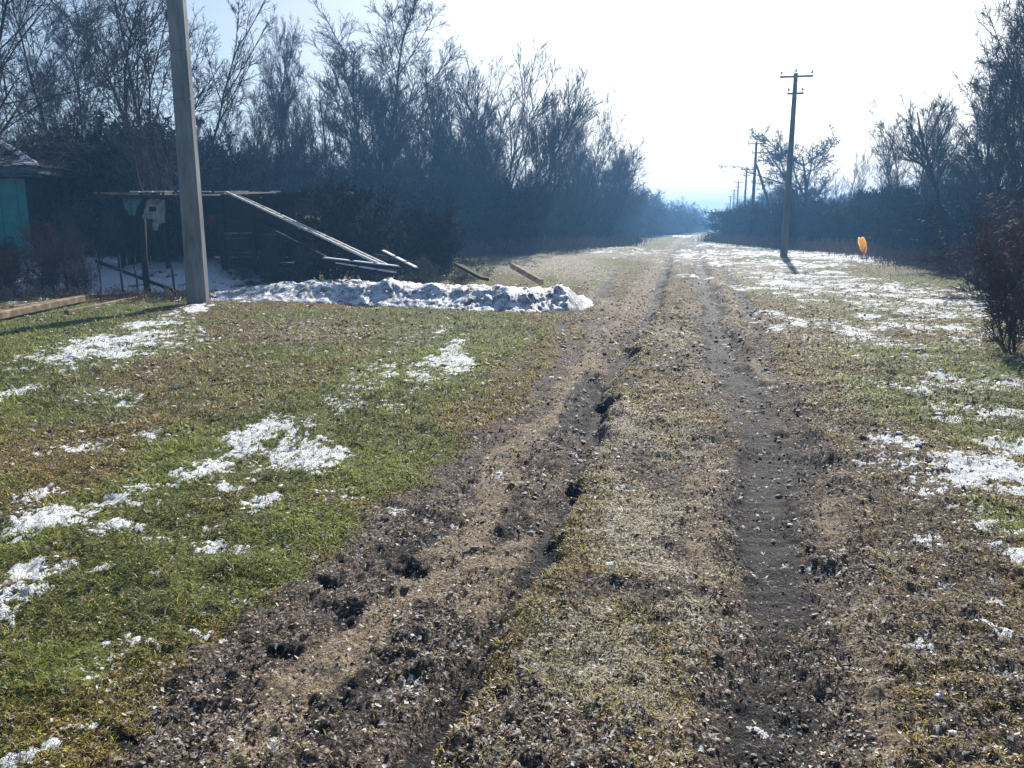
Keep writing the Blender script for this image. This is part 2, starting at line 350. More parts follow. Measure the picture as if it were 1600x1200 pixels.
M['leaf'] = leafy('dead_leaf', .35, .9, spec=.05)
M['foliage'] = leafy('bush_foliage', .04, .8, spec=.08)
M['bark'] = simple('bark_grey_brown', [(.3, (.022, .018, .016)), (.6, (.06, .05, .043)), (.8, (.13, .11, .095))], 6, .9, .15, (1, 1, .3))
M['twig'] = simple('twig_bark', [(.3, (.040, .037, .046)), (.7, (.10, .09, .105))], 3, .95, .04, bs=.1)
M['twig_red'] = simple('twig_reddish', [(.3, (.04, .018, .014)), (.7, (.13, .06, .045))], 3, .8, .25, bs=.1)
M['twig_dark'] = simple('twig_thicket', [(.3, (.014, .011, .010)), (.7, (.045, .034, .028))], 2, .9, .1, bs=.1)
M['concrete'] = simple('concrete_weathered', [(.30, (.07, .072, .08)), (.45, (.15, .156, .17)), (.55, (.19, .195, .205)), (.72, (.29, .29, .285))], 4.5, .85, .3, (1, 1, .22), .8, .012, 9)
M['pole_wood'] = simple('pole_concrete_grey', [(.3, (.09, .09, .09)), (.7, (.2, .2, .2))], 5, .85, .25, (1, 1, .1))
M['steel'] = simple('galvanised_steel', [(.3, (.12, .12, .12)), (.7, (.25, .25, .25))], 10, .5, .5)
M['glass_ins'] = simple('insulator_ceramic', [(.3, (.25, .24, .22)), (.7, (.5, .5, .47))], 10, .25, .6)
M['wire'] = simple('wire_aluminium', [(.3, (.2, .2, .2)), (.7, (.35, .35, .35))], 10, .5, .5)
M['timber'] = simple('timber_weathered', [(.25, (.05, .035, .022)), (.5, (.19, .14, .085)), (.75, (.42, .33, .21))], 5, .85, .2, (1, 1, 1))
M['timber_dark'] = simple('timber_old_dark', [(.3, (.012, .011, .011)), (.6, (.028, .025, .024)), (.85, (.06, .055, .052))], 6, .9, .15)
M['slate'] = simple('roof_slate_rusty', [(.25, (.11, .085, .075)), (.5, (.21, .165, .145)), (.75, (.34, .29, .25))], 5, .9, .2)
M['teal'] = simple('paint_teal', [(.2, (.010, .10, .10)), (.5, (.014, .20, .20)), (.72, (.02, .27, .27)), (.85, (.15, .32, .30))], 3, .6, .35, bs=.15)
M['teal_dark'] = simple('paint_teal_dark', [(.3, (.006, .04, .05)), (.7, (.014, .085, .10))], 4, .6, .3)
M['white_board'] = simple('whitewash_peeling', [(.3, (.08, .075, .07)), (.45, (.24, .235, .23)), (.75, (.42, .42, .42))], 7, .85, .2)
M['tarp'] = simple('tarp_pale_teal', [(.3, (.03, .09, .09)), (.6, (.10, .24, .25)), (.8, (.35, .48, .5))], 6, .6, .3)
M['red_cloth'] = simple('cloth_faded_red', [(.3, (.05, .012, .012)), (.7, (.12, .03, .03))], 6, .9, .1)
def snow_mat():
    m, n, b = mat('snow_melting', .55, .4)
    tc = n.nodes.new('ShaderNodeTexCoord'); v = tc.outputs['Object']
    f = noise(n, v, 4.5, 6, .75); g = noise(n, v, 38, 4, .75)
    x = math_(n, 'ADD', math_(n, 'MULTIPLY', f, .6), math_(n, 'MULTIPLY', g, .4))
    n.links.new(ramp(n, x, [(.39, (.035, .03, .028)), (.46, (.16, .16, .17)), (.515, (.55, .60, .70)), (.62, (.80, .84, .92))]), b.inputs['Base Color'])
    bump(n, b, x, .8, .06)
    return m
M['snow'] = snow_mat()
M['snow_clean'] = simple('snow_clean', [(.3, (.72, .76, .84)), (.7, (.84, .87, .92))], 9, .55, .4, bs=.6, bd=.02)
def orange_mat():
    m, n, b = mat('cloth_orange', .8, .2)
    tc = n.nodes.new('ShaderNodeTexCoord'); f = noise(n, tc.outputs['Object'], 6, 4, .6)
    c = ramp(n, f, [(.35, (.92, .46, .06)), (.55, (.95, .62, .14)), (.7, (.95, .72, .45))])
    n.links.new(c, b.inputs['Base Color'])
    t = n.nodes.new('ShaderNodeBsdfTranslucent'); n.links.new(c, t.inputs[0])
    mx = n.nodes.new('ShaderNodeMixShader'); mx.inputs[0].default_value = .55
    n.links.new(b.outputs[0], mx.inputs[1]); n.links.new(t.outputs[0], mx.inputs[2]); n.links.new(mx.outputs[0], n.nodes['Material Output'].inputs[0])
    return m
M['orange'] = orange_mat()

# ------------------------------------------------------------ the ground sheet
def build_ground():
    ys = [-12, -8, -5, -3, -2, -1.2, -.6, 0, .5, .9, 1.2, 1.4, 1.6, 1.75]
    y = 1.85
    while y < 75: ys.append(y); y += y * .0058 + .001
    while y < 780: ys.append(y); y *= 1.045
    ys = np.array(ys)
    core = np.linspace(-1, 1, 680)
    ext = np.array([1.08, 1.2, 1.4, 1.7, 2.2, 3, 4.5, 7, 12])
    s = np.concatenate([-ext[::-1], core, ext])
    Yv = np.repeat(ys, len(s)); hwid = .74 * np.maximum(ys, 1.0) + 1.6
    X = (np.repeat(hwid, len(s)) * np.tile(s, len(ys)))
    f = fields(X, Yv)
    V = np.stack([X, Yv, f['h']], 1)
    nr, nc = len(ys), len(s)
    i = np.arange(nr - 1)[:, None] * nc + np.arange(nc - 1)[None]
    F = np.stack([i, i + 1, i + 1 + nc, i + nc], -1).reshape(-1, 4)
    one = np.ones(len(X))
    me = mesh_np('ground', V, F, M['ground'], True, {'m1': np.stack([f['mud'], f['sand'], f['green'], one], 1), 'm2': np.stack([f['snow'], f['straw'], f['dark'], one], 1)})
    tag(link('ground', me), kind='structure')
build_ground()

# ------------------------------------------------------------ grass, litter, clods, snow crumbs
def sample_ground(n, y0=1.7, y1=45, power=1.0):
    u = rng.random(n)
    if power == 1.0: Y = y0 * (y1 / y0) ** u
    else: Y = (y0 ** (1 - power) + u * (y1 ** (1 - power) - y0 ** (1 - power))) ** (1 / (1 - power))
    X = (rng.random(n) * 2 - 1) * (.72 * Y + 1.2)
    return X, Y
def build_grass():
    X, Y = sample_ground(900000, 1.7, 42, 1.45)
    f = fields(X, Y)
    clump = fbm(X, Y, 6, 3, 101)
    keep = (1 - .93 * ss(.35, .7, f['mud'])) * (1 - .9 * f['dark']) * (1 - .80 * f['snow']) * (.2 + 1.1 * ss(.36, .62, clump))
    keep = keep * (1 - .45 * ss(.4, .9, f['straw']))
    # the yard behind the pole is bare
    keep = keep * (1 - .9 * ss(17, 19, Y) * ss(5, 7, -X))
    k = rng.random(len(X)) < keep * .75
    X = X[k]; Y = Y[k]; f = {a: b[k] for a, b in f.items()}; n = len(X)
    sc = np.clip(Y / 4.5, .75, 2.6)
    L = (.014 + .034 * rng.random(n) ** 1.6) * (1 + .7 * f['green']) * np.clip(Y / 5, .85, 1.45)
    w = (.0014 + .0022 * rng.random(n) ** 1.5) * sc
    az = rng.random(n) * 2 * np.pi; lean = .35 + 1.1 * rng.random(n)
    d = np.stack([np.cos(az) * np.sin(lean), np.sin(az) * np.sin(lean), np.cos(lean)], 1)
    side = np.stack([-np.sin(az + rng.random(n)), np.cos(az), np.zeros(n)], 1); side = nrm(side)
    B = np.stack([X, Y, f['h'] - .004], 1)
    mid = B + d * L[:, None] * .55
    d2 = nrm(d + np.stack([np.cos(az), np.sin(az), -.9 * np.ones(n)], 1) * .6)
    tip = mid + d2 * L[:, None] * .5
    V = np.stack([B - side * w[:, None], B + side * w[:, None], mid + side * w[:, None] * .8, mid - side * w[:, None] * .8, tip], 1).reshape(-1, 3)
    b = np.arange(n)[:, None] * 5
    Q = b + np.array([[0, 1, 2, 3]]); T = b + np.array([[3, 2, 4]])
    r = rng.random(n); g = np.clip(f['green'] * 1.25 + 1.3 * (fbm(X, Y, 2.0, 4, 7) - .5) , 0, 1)
    gcol = np.array([.20, .25, .030]) * (.3 + 1.5 * rng.random((n, 1)) ** 1.6); ycol = np.array([.50, .40, .06]) * (.25 + 1.5 * rng.random((n, 1)) ** 1.6)
    bcol = np.array([.13, .075, .03]) * (.2 + 1.5 * rng.random((n, 1)) ** 1.6); pcol = np.array([.55, .50, .40]) * (.6 + .5 * rng.random((n, 1)))
    col = np.where((r < g * .85)[:, None], gcol * (.55 + .9 * ss(.35, .65, fbm(X, Y, 1.2, 3, 181)))[:, None], np.where((rng.random(n) < .60)[:, None], ycol, bcol))
    col = np.where((rng.random(n) < .10 + .50 * f['straw'])[:, None], pcol, col)
    col = np.repeat(np.hstack([col, np.ones((n, 1))]), 5, axis=0)
    tag(link('grass', mesh_np('grass', V, [Q, T], M['blade'], False, {'col': col})), 'short matted olive and green winter grass on the verges', 'grass', kind='stuff')
def build_litter():
    X, Y = sample_ground(300000, 1.7, 34, 1.15)
    f = fields(X, Y)
    k = rng.random(len(X)) < (.40 + .45 * f['straw'] + .25 * f['mud']) * (1 - .65 * f['dark']) * (1 - .7 * f['snow']) * (.35 + ss(.4, .6, fbm(X, Y, 3, 2, 66))) * (1 - .55 * np.clip(f['green'], 0, 1))
    X = X[k]; Y = Y[k]; h = f['h'][k]; st = f['straw'][k]; n = len(X)
    a = rng.random(n) * 6.283; L = (.0038 + .011 * rng.random(n) ** 2.8) * np.clip(Y / 4, .85, 3.2); w = L * (.2 + .7 * rng.random(n))
    tilt = (rng.random((n, 2)) - .5) * 1.3
    du = np.stack([np.cos(a), np.sin(a), tilt[:, 0]], 1); dv = np.stack([-np.sin(a), np.cos(a), tilt[:, 1]], 1)
    B = np.stack([X, Y, h + .006 + .012 * rng.random(n)], 1)
    sk = (rng.random((n, 1)) - .5) * L[:, None] * 1.2; V = np.stack([B - du * L[:, None], B - dv * w[:, None] + du * sk + [0, 0, .003], B + du * L[:, None], B + dv * w[:, None] - du * sk + [0, 0, .002]], 1).reshape(-1, 3)
    Q = np.arange(n)[:, None] * 4 + np.array([[0, 1, 2, 3]])
    pal = np.array([[.42, .35, .25], [.28, .2, .12], [.12, .08, .05], [.80, .77, .72], [.03, .022, .016]])
    col = pal[rng.choice(5, n, p=[.22, .12, .14, .32, .20])] * (.7 + .5 * rng.random((n, 1)))
    col = np.repeat(np.hstack([col, np.ones((n, 1))]), 4, axis=0)
    tag(link('leaf_litter', mesh_np('leaf_litter', V, Q, M['leaf'], False, {'col': col})), 'small dry leaf scraps and straw bits over the track', 'leaf litter', kind='stuff')
PH = (1 + 5 ** .5) / 2
ICO = nrm(np.array([[-1, PH, 0], [1, PH, 0], [-1, -PH, 0], [1, -PH, 0], [0, -1, PH], [0, 1, PH], [0, -1, -PH], [0, 1, -PH], [PH, 0, -1], [PH, 0, 1], [-PH, 0, -1], [-PH, 0, 1.]]))
ICOF = np.array([[0, 11, 5], [0, 5, 1], [0, 1, 7], [0, 7, 10], [0, 10, 11], [1, 5, 9], [5, 11, 4], [11, 10, 2], [10, 7, 6], [7, 1, 8], [3, 9, 4], [3, 4, 2], [3, 2, 6], [3, 6, 8], [3, 8, 9], [4, 9, 5], [2, 4, 11], [6, 2, 10], [8, 6, 7], [9, 8, 1]])
def lumps(name, X, Y, h, size, flat, m, smooth=False):
    n = len(X); a = rng.random(n) * 6.283
    v = ICO[None] * (1 + .55 * (rng.random((n, 12, 1)) - .5)) * size[:, None, None] * np.array([1, 1, flat])
    v[:, :, 0] *= (.7 + .9 * rng.random((n, 1)))
    c, s = np.cos(a)[:, None], np.sin(a)[:, None]
    vx = v[:, :, 0] * c - v[:, :, 1] * s; vy = v[:, :, 0] * s + v[:, :, 1] * c
    V = np.stack([vx + X[:, None], vy + Y[:, None], v[:, :, 2] + (h + size * flat * .3)[:, None]], -1).reshape(-1, 3)
    F = (np.arange(n)[:, None, None] * 12 + ICOF[None]).reshape(-1, 3)
    return link(name, mesh_np(name, V, F, m, smooth))
def build_lumps():
    X, Y = sample_ground(110000, 1.7, 26, 1.45); f = fields(X, Y)
    k = rng.random(len(X)) < np.clip(f['mud'] * 1.1 - .3, 0, 1) * (1 - .75 * f['sand']) * ss(.45, .7, fbm(X, Y, 2.5, 3, 15)) * .4
    X = X[k]; Y = Y[k]; h = f['h'][k]
    tag(lumps('soil_clods', X, Y, h, (.004 + .016 * rng.random(len(X)) ** 3) * np.clip(Y / 4, .8, 2), .6, M['clod']), 'small dark crumbs of churned mud in the ruts', 'mud clods', kind='stuff')
    X, Y = sample_ground(60000, 1.7, 30, 1.2); f = fields(X, Y)
    k = rng.random(len(X)) < np.clip(ss(.08, .6, f['snowraw']) * .5 + .012, 0, 1) * (1 - f['snow']) * ss(.42, .66, fbm(X, Y, 2.8, 3, 29))
    X = X[k]; Y = Y[k]; h = f['h'][k]
    tag(lumps('snow_crumbs', X, Y, h, (.006 + .018 * rng.random(len(X)) ** 2.5) * np.clip(Y / 5, .7, 1.8), .45, M['snow_clean'], True), 'small melting snow crumbs scattered round the snow patches', 'snow', kind='stuff')
M['clod'] = simple('mud_clod', [(.3, (.03, .023, .02)), (.48, (.13, .105, .088)), (.62, (.36, .31, .265))], 18, .75, .4, bs=.5, bd=.005)
build_grass(); build_litter(); build_lumps()

# ------------------------------------------------------------ bare trees and shrubs
def grow(start, d, L, K, wob, trop, r):
    N = len(start); P = np.zeros((N, K, 3)); P[:, 0] = start; D = nrm(d)
    T = np.zeros((N, K, 3)); T[:, 0] = D
    step = (L / (K - 1))[:, None]
    for k in range(1, K):
        D = nrm(D + r.normal(0, wob, (N, 3)) + np.array([0, 0, trop]))
        P[:, k] = P[:, k - 1] + D * step; T[:, k] = D
    return P, T
def children(P, T, L, Rad, m, t0, ang, ratio, r, tip=.45, t1=.98):
    N, K, _ = P.shape
    t = t0 + (t1 - t0) * r.random((N, m)); t.sort(axis=1)
    kf = t * (K - 1); k0 = np.minimum(kf.astype(int), K - 2); fr = (kf - k0)[..., None]
    n = np.arange(N)[:, None]
    S0 = P[n, k0] * (1 - fr) + P[n, k0 + 1] * fr; D = T[n, k0 + 1]
    rad = Rad[n, k0] * (1 - fr[..., 0]) + Rad[n, k0 + 1] * fr[..., 0]
    ph = (np.arange(m)[None] * 2.4 + r.random((N, 1)) * 6.28 + r.normal(0, .4, (N, m)))
    ref = np.where(abs(D[..., 2:3]) < .9, np.array([0, 0, 1.]), np.array([1., 0, 0]))
    u = nrm(np.cross(D, ref)); w = np.cross(D, u)
    a = ang * (1 + r.normal(0, .22, (N, m)))[..., None]
    nd = D * np.cos(a) + (u * np.cos(ph)[..., None] + w * np.sin(ph)[..., None]) * np.sin(a)
    nL = L[:, None] * ratio * (1 - tip * t) * (.7 + .6 * r.random((N, m)))
    return S0.reshape(-1, 3), nd.reshape(-1, 3), nL.ravel(), rad.ravel()
def tree_data(seed, stems, H0, r0, splay, wob0, levels, trunkL=2, trop0=.02, t0=.2, base_r=.15):
    """levels: list of (children, angle, length ratio, wobble, uptropism, radius ratio, min radius, K, sides)"""
    r = np.random.default_rng(seed)
    a = np.arange(stems) * 6.283 / max(stems, 1) + r.random(stems)
    sp = splay * (.5 + .7 * r.random(stems)) if stems > 1 else np.full(stems, splay)
    d = np.stack([np.cos(a) * np.sin(sp), np.sin(a) * np.sin(sp), np.cos(sp)], 1)
    st = np.stack([np.cos(a) * base_r, np.sin(a) * base_r, np.full(stems, -.15)], 1) * (1 if stems > 1 else 0) + np.array([0, 0, -.1])
    L = H0 * (.7 + .35 * r.random(stems)) if stems > 1 else np.array([H0])
    K = 9; P, T = grow(st, d, L, K, wob0, trop0, r); r0 = r0 * .72
    levels = [(lv[0] + (2 if i >= 2 else 1), *lv[1:6], lv[6] * .8, *lv[7:]) for i, lv in enumerate(levels)]
    Rad = (r0 * (.65 + .5 * r.random(stems)) if stems > 1 else np.array([r0]))[:, None] * np.linspace(1, .16, K)[None] ** .9
    if stems == 1: Rad[:, 0] *= 1.35
    parts = [[], []]
    parts[0].append(tubes(P, Rad, 8))
    for li, (m, ang, ratio, wob, trop, rr, rmin, K, sides) in enumerate(levels):
        s, nd, nL, rad = children(P, T, L, Rad, m, t0 if li == 0 else .12, ang, ratio, r)
        P, T = grow(s, nd, nL, K, wob * .62, trop + .02, r); L = nL
        rb = np.maximum(rad * rr, rmin * 1.6)
        Rad = rb[:, None] * np.linspace(1, .35, K)[None]; Rad = np.maximum(Rad, rmin)
        parts[0 if li + 1 < trunkL else 1].append(tubes(P, Rad, sides))
    out = []
    for pl in parts:
        V = np.vstack([v for v, q in pl]); o = 0; F = []
        for v, q in pl: F.append(q + o); o += len(v)
        out.append((V, np.vstack(F)))
    return out, P
TREES = {}
ORD = ['first', 'second', 'third', 'fourth', 'fifth', 'sixth', 'seventh', 'eighth', 'ninth', 'tenth', 'eleventh', 'twelfth', 'thirteenth', 'fourteenth', 'fifteenth', 'sixteenth', 'seventeenth', 'eighteenth', 'nineteenth', 'twentieth', 'twenty-first', 'twenty-second', 'twenty-third', 'twenty-fourth', 'twenty-fifth', 'twenty-sixth', 'twenty-seventh', 'twenty-eighth', 'twenty-ninth', 'thirtieth']
ADJ = {'brushy': 'brushy', 'slender': 'slim', 'vase': 'vase shaped', 'tall_b': 'forked', 'round': 'round headed', 'tall': 'straight'}
def make_kind(key, seed, **kw):
    (a, b), tips = tree_data(seed, **kw)
    TREES[key] = (mesh_np(key + '_trunk', a[0], a[1], M['bark'], True), mesh_np(key + '_crown', b[0], b[1], M['twig'], True), float(max(a[0][:, 2].max(), b[0][:, 2].max())))
# children, angle, ratio, wobble, trop, rad ratio, rmin, K, sides
make_kind('tall', 1, stems=1, H0=10.5, r0=.17, splay=.04, wob0=.05, t0=.18, levels=[(24, .62, .42, .09, .05, .5, .02, 7, 5), (9, .6, .5, .1, .04, .55, .011, 5, 4), (8, .6, .5, .12, .03, .6, .006, 4, 3), (5, .6, .55, .12, .02, .7, .0042, 3, 3)])
make_kind('tall_b', 2, stems=2, H0=10.5, r0=.13, splay=.12, wob0=.07, t0=.15, levels=[(17, .55, .42, .09, .05, .5, .018, 7, 5), (9, .6, .5, .1, .05, .55, .011, 5, 4), (7, .6, .5, .12, .03, .6, .006, 4, 3), (5, .55, .55, .12, .02, .7, .0042, 3, 3)])
make_kind('vase', 3, stems=6, H0=8.6, r0=.11, splay=.42, wob0=.07, t0=.2, levels=[(9, .5, .45, .09, .04, .5, .015, 6, 5), (6, .55, .5, .1, .03, .55, .009, 5, 3), (5, .6, .5, .12, .02, .6, .0055, 4, 3), (3, .6, .5, .12, 0, .7, .0042, 3, 3)])
make_kind('brushy', 4, stems=9, H0=6.8, r0=.07, splay=.36, wob0=.06, t0=.12, levels=[(11, .42, .42, .08, .05, .5, .012, 5, 4), (8, .5, .5, .1, .04, .55, .008, 4, 3), (7, .5, .55, .12, .02, .65, .005, 3, 3)])
make_kind('round', 5, stems=1, H0=4.2, r0=.17, splay=.08, wob0=.08, t0=.3, levels=[(11, .85, .85, .12, .05, .6, .02, 7, 5), (9, .7, .42, .13, .02, .55, .011, 5, 4), (8, .8, .45, .2, .0, .6, .007, 4, 3), (6, .9, .4, .25, 0, .75, .006, 3, 3)])
make_kind('arching', 6, stems=6, H0=8.5, r0=.085, splay=.52, wob0=.05, trop0=-.015, t0=.5, levels=[(8, .55, .5, .07, -.02, .5, .011, 6, 4), (6, .5, .55, .08, -.03, .55, .007, 5, 3), (4, .6, .55, .1, -.03, .6, .0045, 4, 3), (2, .6, .5, .12, -.02, .7, .004, 3, 3)])
make_kind('slender', 7, stems=3, H0=8.2, r0=.07, splay=.12, wob0=.05, t0=.15, levels=[(16, .42, .34, .07, .06, .5, .013, 6, 4), (8, .5, .48, .1, .05, .55, .008, 4, 3), (7, .5, .55, .12, .03, .65, .0048, 3, 3)])
make_kind('leaning', 8, stems=1, H0=7.2, r0=.24, splay=.62, wob0=.04, trop0=.02, t0=.45, levels=[(12, .7, .5, .1, .08, .5, .02, 6, 5), (8, .6, .5, .1, .05, .55, .01, 5, 4), (7, .6, .5, .12, .03, .6, .006, 4, 3), (4, .6, .55, .12, .02, .7, .0045, 3, 3)])
def tree(kind, x, y, h, label, group=None, rz=None, wide=1.0, z=None, cat='bare tree', name='bare_tree', twig=None, tilt=(0, 0)):
    tm, cm, hh = TREES[kind]; s = h / hh
    e = empty(name, (x, y, (H(x, y) if z is None else z) - .05), rng.random() * 6.28 if rz is None else rz)
    e.rotation_euler = (tilt[0], tilt[1], e.rotation_euler[2])
    e.scale = (s * wide, s * wide, s)
    a = link('trunk', tm, e); b = link('crown', cm, e)
    if twig: b.material_slots[0].link = 'OBJECT'; b.material_slots[0].material = twig
    tag(e, label, cat, group)
    return e
def top_h(px, py, Y): return P3(px, py, Y)[2]
def at(px, Y): return (px - 800) / FPX * Y * .985

# ---- prominent trees of the left hedgerow: (kind, px, top y, distance, width, label)
for k, px, ty, Y, wd, lb in [
    ('vase', 262, -60, 23.5, 1.05, 'tall bare tree with many stems fanning out right behind the near concrete pole'),
    ('arching', -190, -330, 18.5, 1.3, 'large bare tree whose arching boughs sweep in at the top left corner'),
    ('tall_b', 130, -30, 29, 1.0, 'bare forked tree rising behind the dark evergreen bush'),
    ('tall', 433, 30, 37, .62, 'thin straight bare tree with a spiky top, first right of the concrete pole'),
    ('brushy', 395, 130, 33, .9, 'low brushy bare tree beyond the roof of the plank shed'),
    ('vase', 500, 85, 41, .95, 'medium bare tree between the spiky thin one and the tallest one'),
    ('tall_b', 588, 0, 43, 1.3, 'tallest bare tree of the left row with forked upright boughs'),
    ('vase', 655, 55, 47, .9, 'bare tree with long side boughs just right of the tallest one'),
    ('slender', 722, 120, 46, 1.1, 'slim bare tree filling the dip between the two high crowns'),
    ('brushy', 770, 50, 48, 1.15, 'second highest bare tree of the left row with fine upright twigs'),
    ('brushy', 830, 112, 49, 1.0, 'wide brushy bare tree beside the second highest crown'),
    ('vase', 900, 135, 57, .75, 'last tall bare tree before the left row drops towards the road'),
    ('slender', 958, 215, 72, 1.3, 'small slim bare tree where the left row starts to drop')]:
    tree(k, at(px, Y), Y, max(top_h(px, ty, Y), 3) * 1.04, lb, wide=wd)
# ---- filler trees between them
for i in range(20):
    px = 345 + (930 - 345) * (i + rng.random()) / 20; Y = np.interp(px, [345, 560, 800, 930], [36, 45, 50, 62]) + rng.random() * 12
    ty = np.interp(px, [345, 450, 600, 690, 760, 860, 930], [170, 150, 95, 110, 110, 170, 240]) + rng.random() * 130
    tree(['slender', 'brushy', 'vase', 'brushy', 'slender'][i % 5], at(px, Y), Y, top_h(px, ty, Y), ADJ[['slender', 'brushy', 'vase', 'brushy', 'slender'][i % 5]] + ' bare tree, ' + ORD[i] + ' from the left among the crowded ones of the left hedgerow', 'crowded bare trees of the left hedgerow', wide=1.1)
for i in range(9):
    px = -60 + 400 * (i + rng.random()) / 9; Y = 29 + rng.random() * 12
    ty = 175 + rng.random() * 90
    tree(['brushy', 'slender', 'vase', 'brushy'][i % 4], at(px, Y), Y, top_h(px, ty, Y), ADJ[['brushy', 'slender', 'vase', 'brushy'][i % 4]] + ' bare tree, ' + ORD[i] + ' from the left behind the teal house and shed', 'bare trees behind the yard', wide=1.1)
for i in range(30):
    t = i / 29; px = 925 + 175 * t ** .8; Y = 66 + 150 * t ** 1.3 + rng.random() * 10
    ty = np.interp(px, [925, 960, 985, 1040, 1100], [175, 235, 285, 298, 320]) + rng.random() * 26
    tree(['brushy', 'slender', 'vase', 'round'][i % 4], at(px, Y) - .5, Y, max(top_h(px, ty, Y), 3), 'hazy bare tree, ' + ORD[i] + ' from the left where the left hedgerow shrinks away', 'distant trees on the left of the track', wide=1.2)
# ---- right side
for k, px, ty, Y, wd, lb in [
    ('round', 1250, 200, 66, 1.15, 'round headed bare tree with knobbly twig ends behind the tall pole'),
    ('slender', 1322, 235, 58, .9, 'thin bare tree between the round headed one and the blue grey crown'),
    ('vase', 1405, 150, 46, .8, 'fine twigged bare tree left of the thick leaning trunk'),
    ('leaning', 1500, 150, 34, .8, 'old bare tree with a thick trunk leaning left over the right hedge'),
    ('tall_b', 1540, 40, 31, .95, 'tall bare tree just right of the leaning trunk'),
    ('tall', 1592, -90, 27, 1.1, 'highest bare tree at the right edge of the photo'),
    ('slender', 1572, 0, 25.5, .9, 'slim bare tree with pale upright twigs between the two tallest on the right'),
    ('vase', 1665, -60, 19, .75, 'bare tree with spreading stems cut by the right edge')]:
    kw = {}
    if k == 'leaning': kw = dict(rz=R(175))
    tree(k, at(px, Y), Y, top_h(px, ty, Y) * 1.05, lb, wide=wd, **kw)
for i in range(20):
    px = 1190 + 330 * (i + rng.random()) / 20; Y = np.interp(px, [1190, 1300, 1400, 1500, 1620], [84, 60, 48, 36, 25]) + rng.random() * 10
    ty = np.interp(px, [1190, 1250, 1330, 1400, 1450, 1500, 1560, 1620], [250, 235, 245, 205, 200, 200, 180, 160]) + rng.random() * 90
    tree(['brushy', 'slender', 'vase', 'brushy', 'round'][i % 5], at(px, Y), Y, top_h(px, ty, Y), ADJ[['brushy', 'slender', 'vase', 'brushy', 'round'][i % 5]] + ' bare tree, ' + ORD[i] + ' from the left in the thick of the right hedgerow', 'bare trees of the right hedgerow', wide=1.1)
for i in range(16):
    px = 1105 + 90 * (i + rng.random()) / 16; Y = 190 - 100 * i / 16 + rng.random() * 12
    ty = np.interp(px, [1105, 1150, 1195], [322, 300, 285]) + rng.random() * 20
    tree(['round', 'slender', 'brushy'][i % 3], at(px, Y) + 1.5, Y, max(top_h(px, ty, Y), 2.5), 'small hazy bare tree, ' + ORD[i] + ' from the left beside the far power poles', 'distant trees on the right of the track', wide=1.2)

# ---- understory thicket: one mass of stems, twigs and dead leaves
def shrub_arrays(seed, hgt, stems, leaves, spread=.5, rs=1.0, leafsize=.04, leafcol=(.03, .022, .014)):
    (a, b), tips = tree_data(seed, stems=stems, H0=hgt, r0=.022 * rs, splay=spread, wob0=.1, t0=.05, base_r=.35, levels=[(9, .6, .5, .12, .02, .6, .006 * rs, 4, 3), (7, .7, .5, .15, .0, .7, .0045 * rs, 3, 3), (4, .7, .55, .15, .0, .8, .004 * rs, 2, 3)], trunkL=2)
    V = np.vstack([a[0], b[0]]); F = np.vstack([a[1], b[1] + len(a[0])])
    r = np.random.default_rng(seed + 50)
    idx = r.integers(0, len(tips), leaves); tp = tips[idx, -1] + r.normal(0, .05, (leaves, 3)); tp[:, 2] = abs(tp[:, 2])
    u = nrm(r.normal(0, 1, (leaves, 3))) * leafsize; w = nrm(np.cross(u, r.normal(0, 1, (leaves, 3)))) * leafsize * .6
    LV = np.stack([tp - u, tp - w, tp + u, tp + w], 1).reshape(-1, 3); LF = np.arange(leaves)[:, None] * 4 + np.array([[0, 1, 2, 3]])
    return V, F, LV, LF
SHR = [shrub_arrays(s, 2.4, 11, 1500, .62, 2.2, .06) for s in (201, 202, 203)]
def thicket(name, spots, label, tw, lcol, seedoff=0):
    Vs, Fs, o, mi, LVs = [], [], 0, [], []
    cols = []
    for (x, y, s, hs) in spots:
        V, F, LV, LF = SHR[int(rng.integers(0, 3))]
        a = rng.random() * 6.28; c, sn = math.cos(a), math.sin(a); z = H(x, y) - .1
        Rm = np.array([[c * s, sn * s, 0], [-sn * s, c * s, 0], [0, 0, hs]])
        for vv, ff, k in ((V, F, 0), (LV, LF, 1)):
            W_ = vv @ Rm + np.array([x, y, z]); W_[:, 2] = np.maximum(W_[:, 2], z)
            Vs.append(W_); Fs.append(ff + o); o += len(vv); mi.append(np.full(len(ff), k))
            cc = np.ones((len(vv), 4)); cc[:, :3] = np.array(lcol) * (.5 + np.repeat(rng.random((len(vv) // 4 + 1, 1)), 4, 0)[:len(vv)]); cols.append(cc)
    me = mesh_np(name, np.vstack(Vs), np.vstack(Fs), smooth=True, mats=[tw, M['foliage']], midx=np.concatenate(mi), col={'col': np.vstack(cols)})
    return tag(link(name, me), label, 'thicket', kind='stuff')
def along(pts, n, depth, side, hfun, s0=1.3):
    pts = np.array(pts, float); seg = np.linalg.norm(np.diff(pts, axis=0), axis=1); cum = np.concatenate([[0], np.cumsum(seg)])
    out = []
    for i in range(n):
        d = cum[-1] * (i + rng.random()) / n; x = np.interp(d, cum, pts[:, 0]); y = np.interp(d, cum, pts[:, 1])
        k = min(np.searchsorted(cum, d, 'right') - 1, len(seg) - 1); t = (pts[k + 1] - pts[k]) / seg[k]; nn = np.array([-t[1], t[0]]) * side
        e = rng.random() ** 1.3 * depth + 1.9; s = s0 * (.8 + .5 * rng.random())
        out.append((x + nn[0] * e, y + nn[1] * e, s, hfun(y, e) * (.75 + .45 * rng.random())))
    return out
LEFT = [(-9.2, 37), (-8.2, 41), (-3.4, 42.5), (2, 48), (7.6, 64), (12.6, 88)]
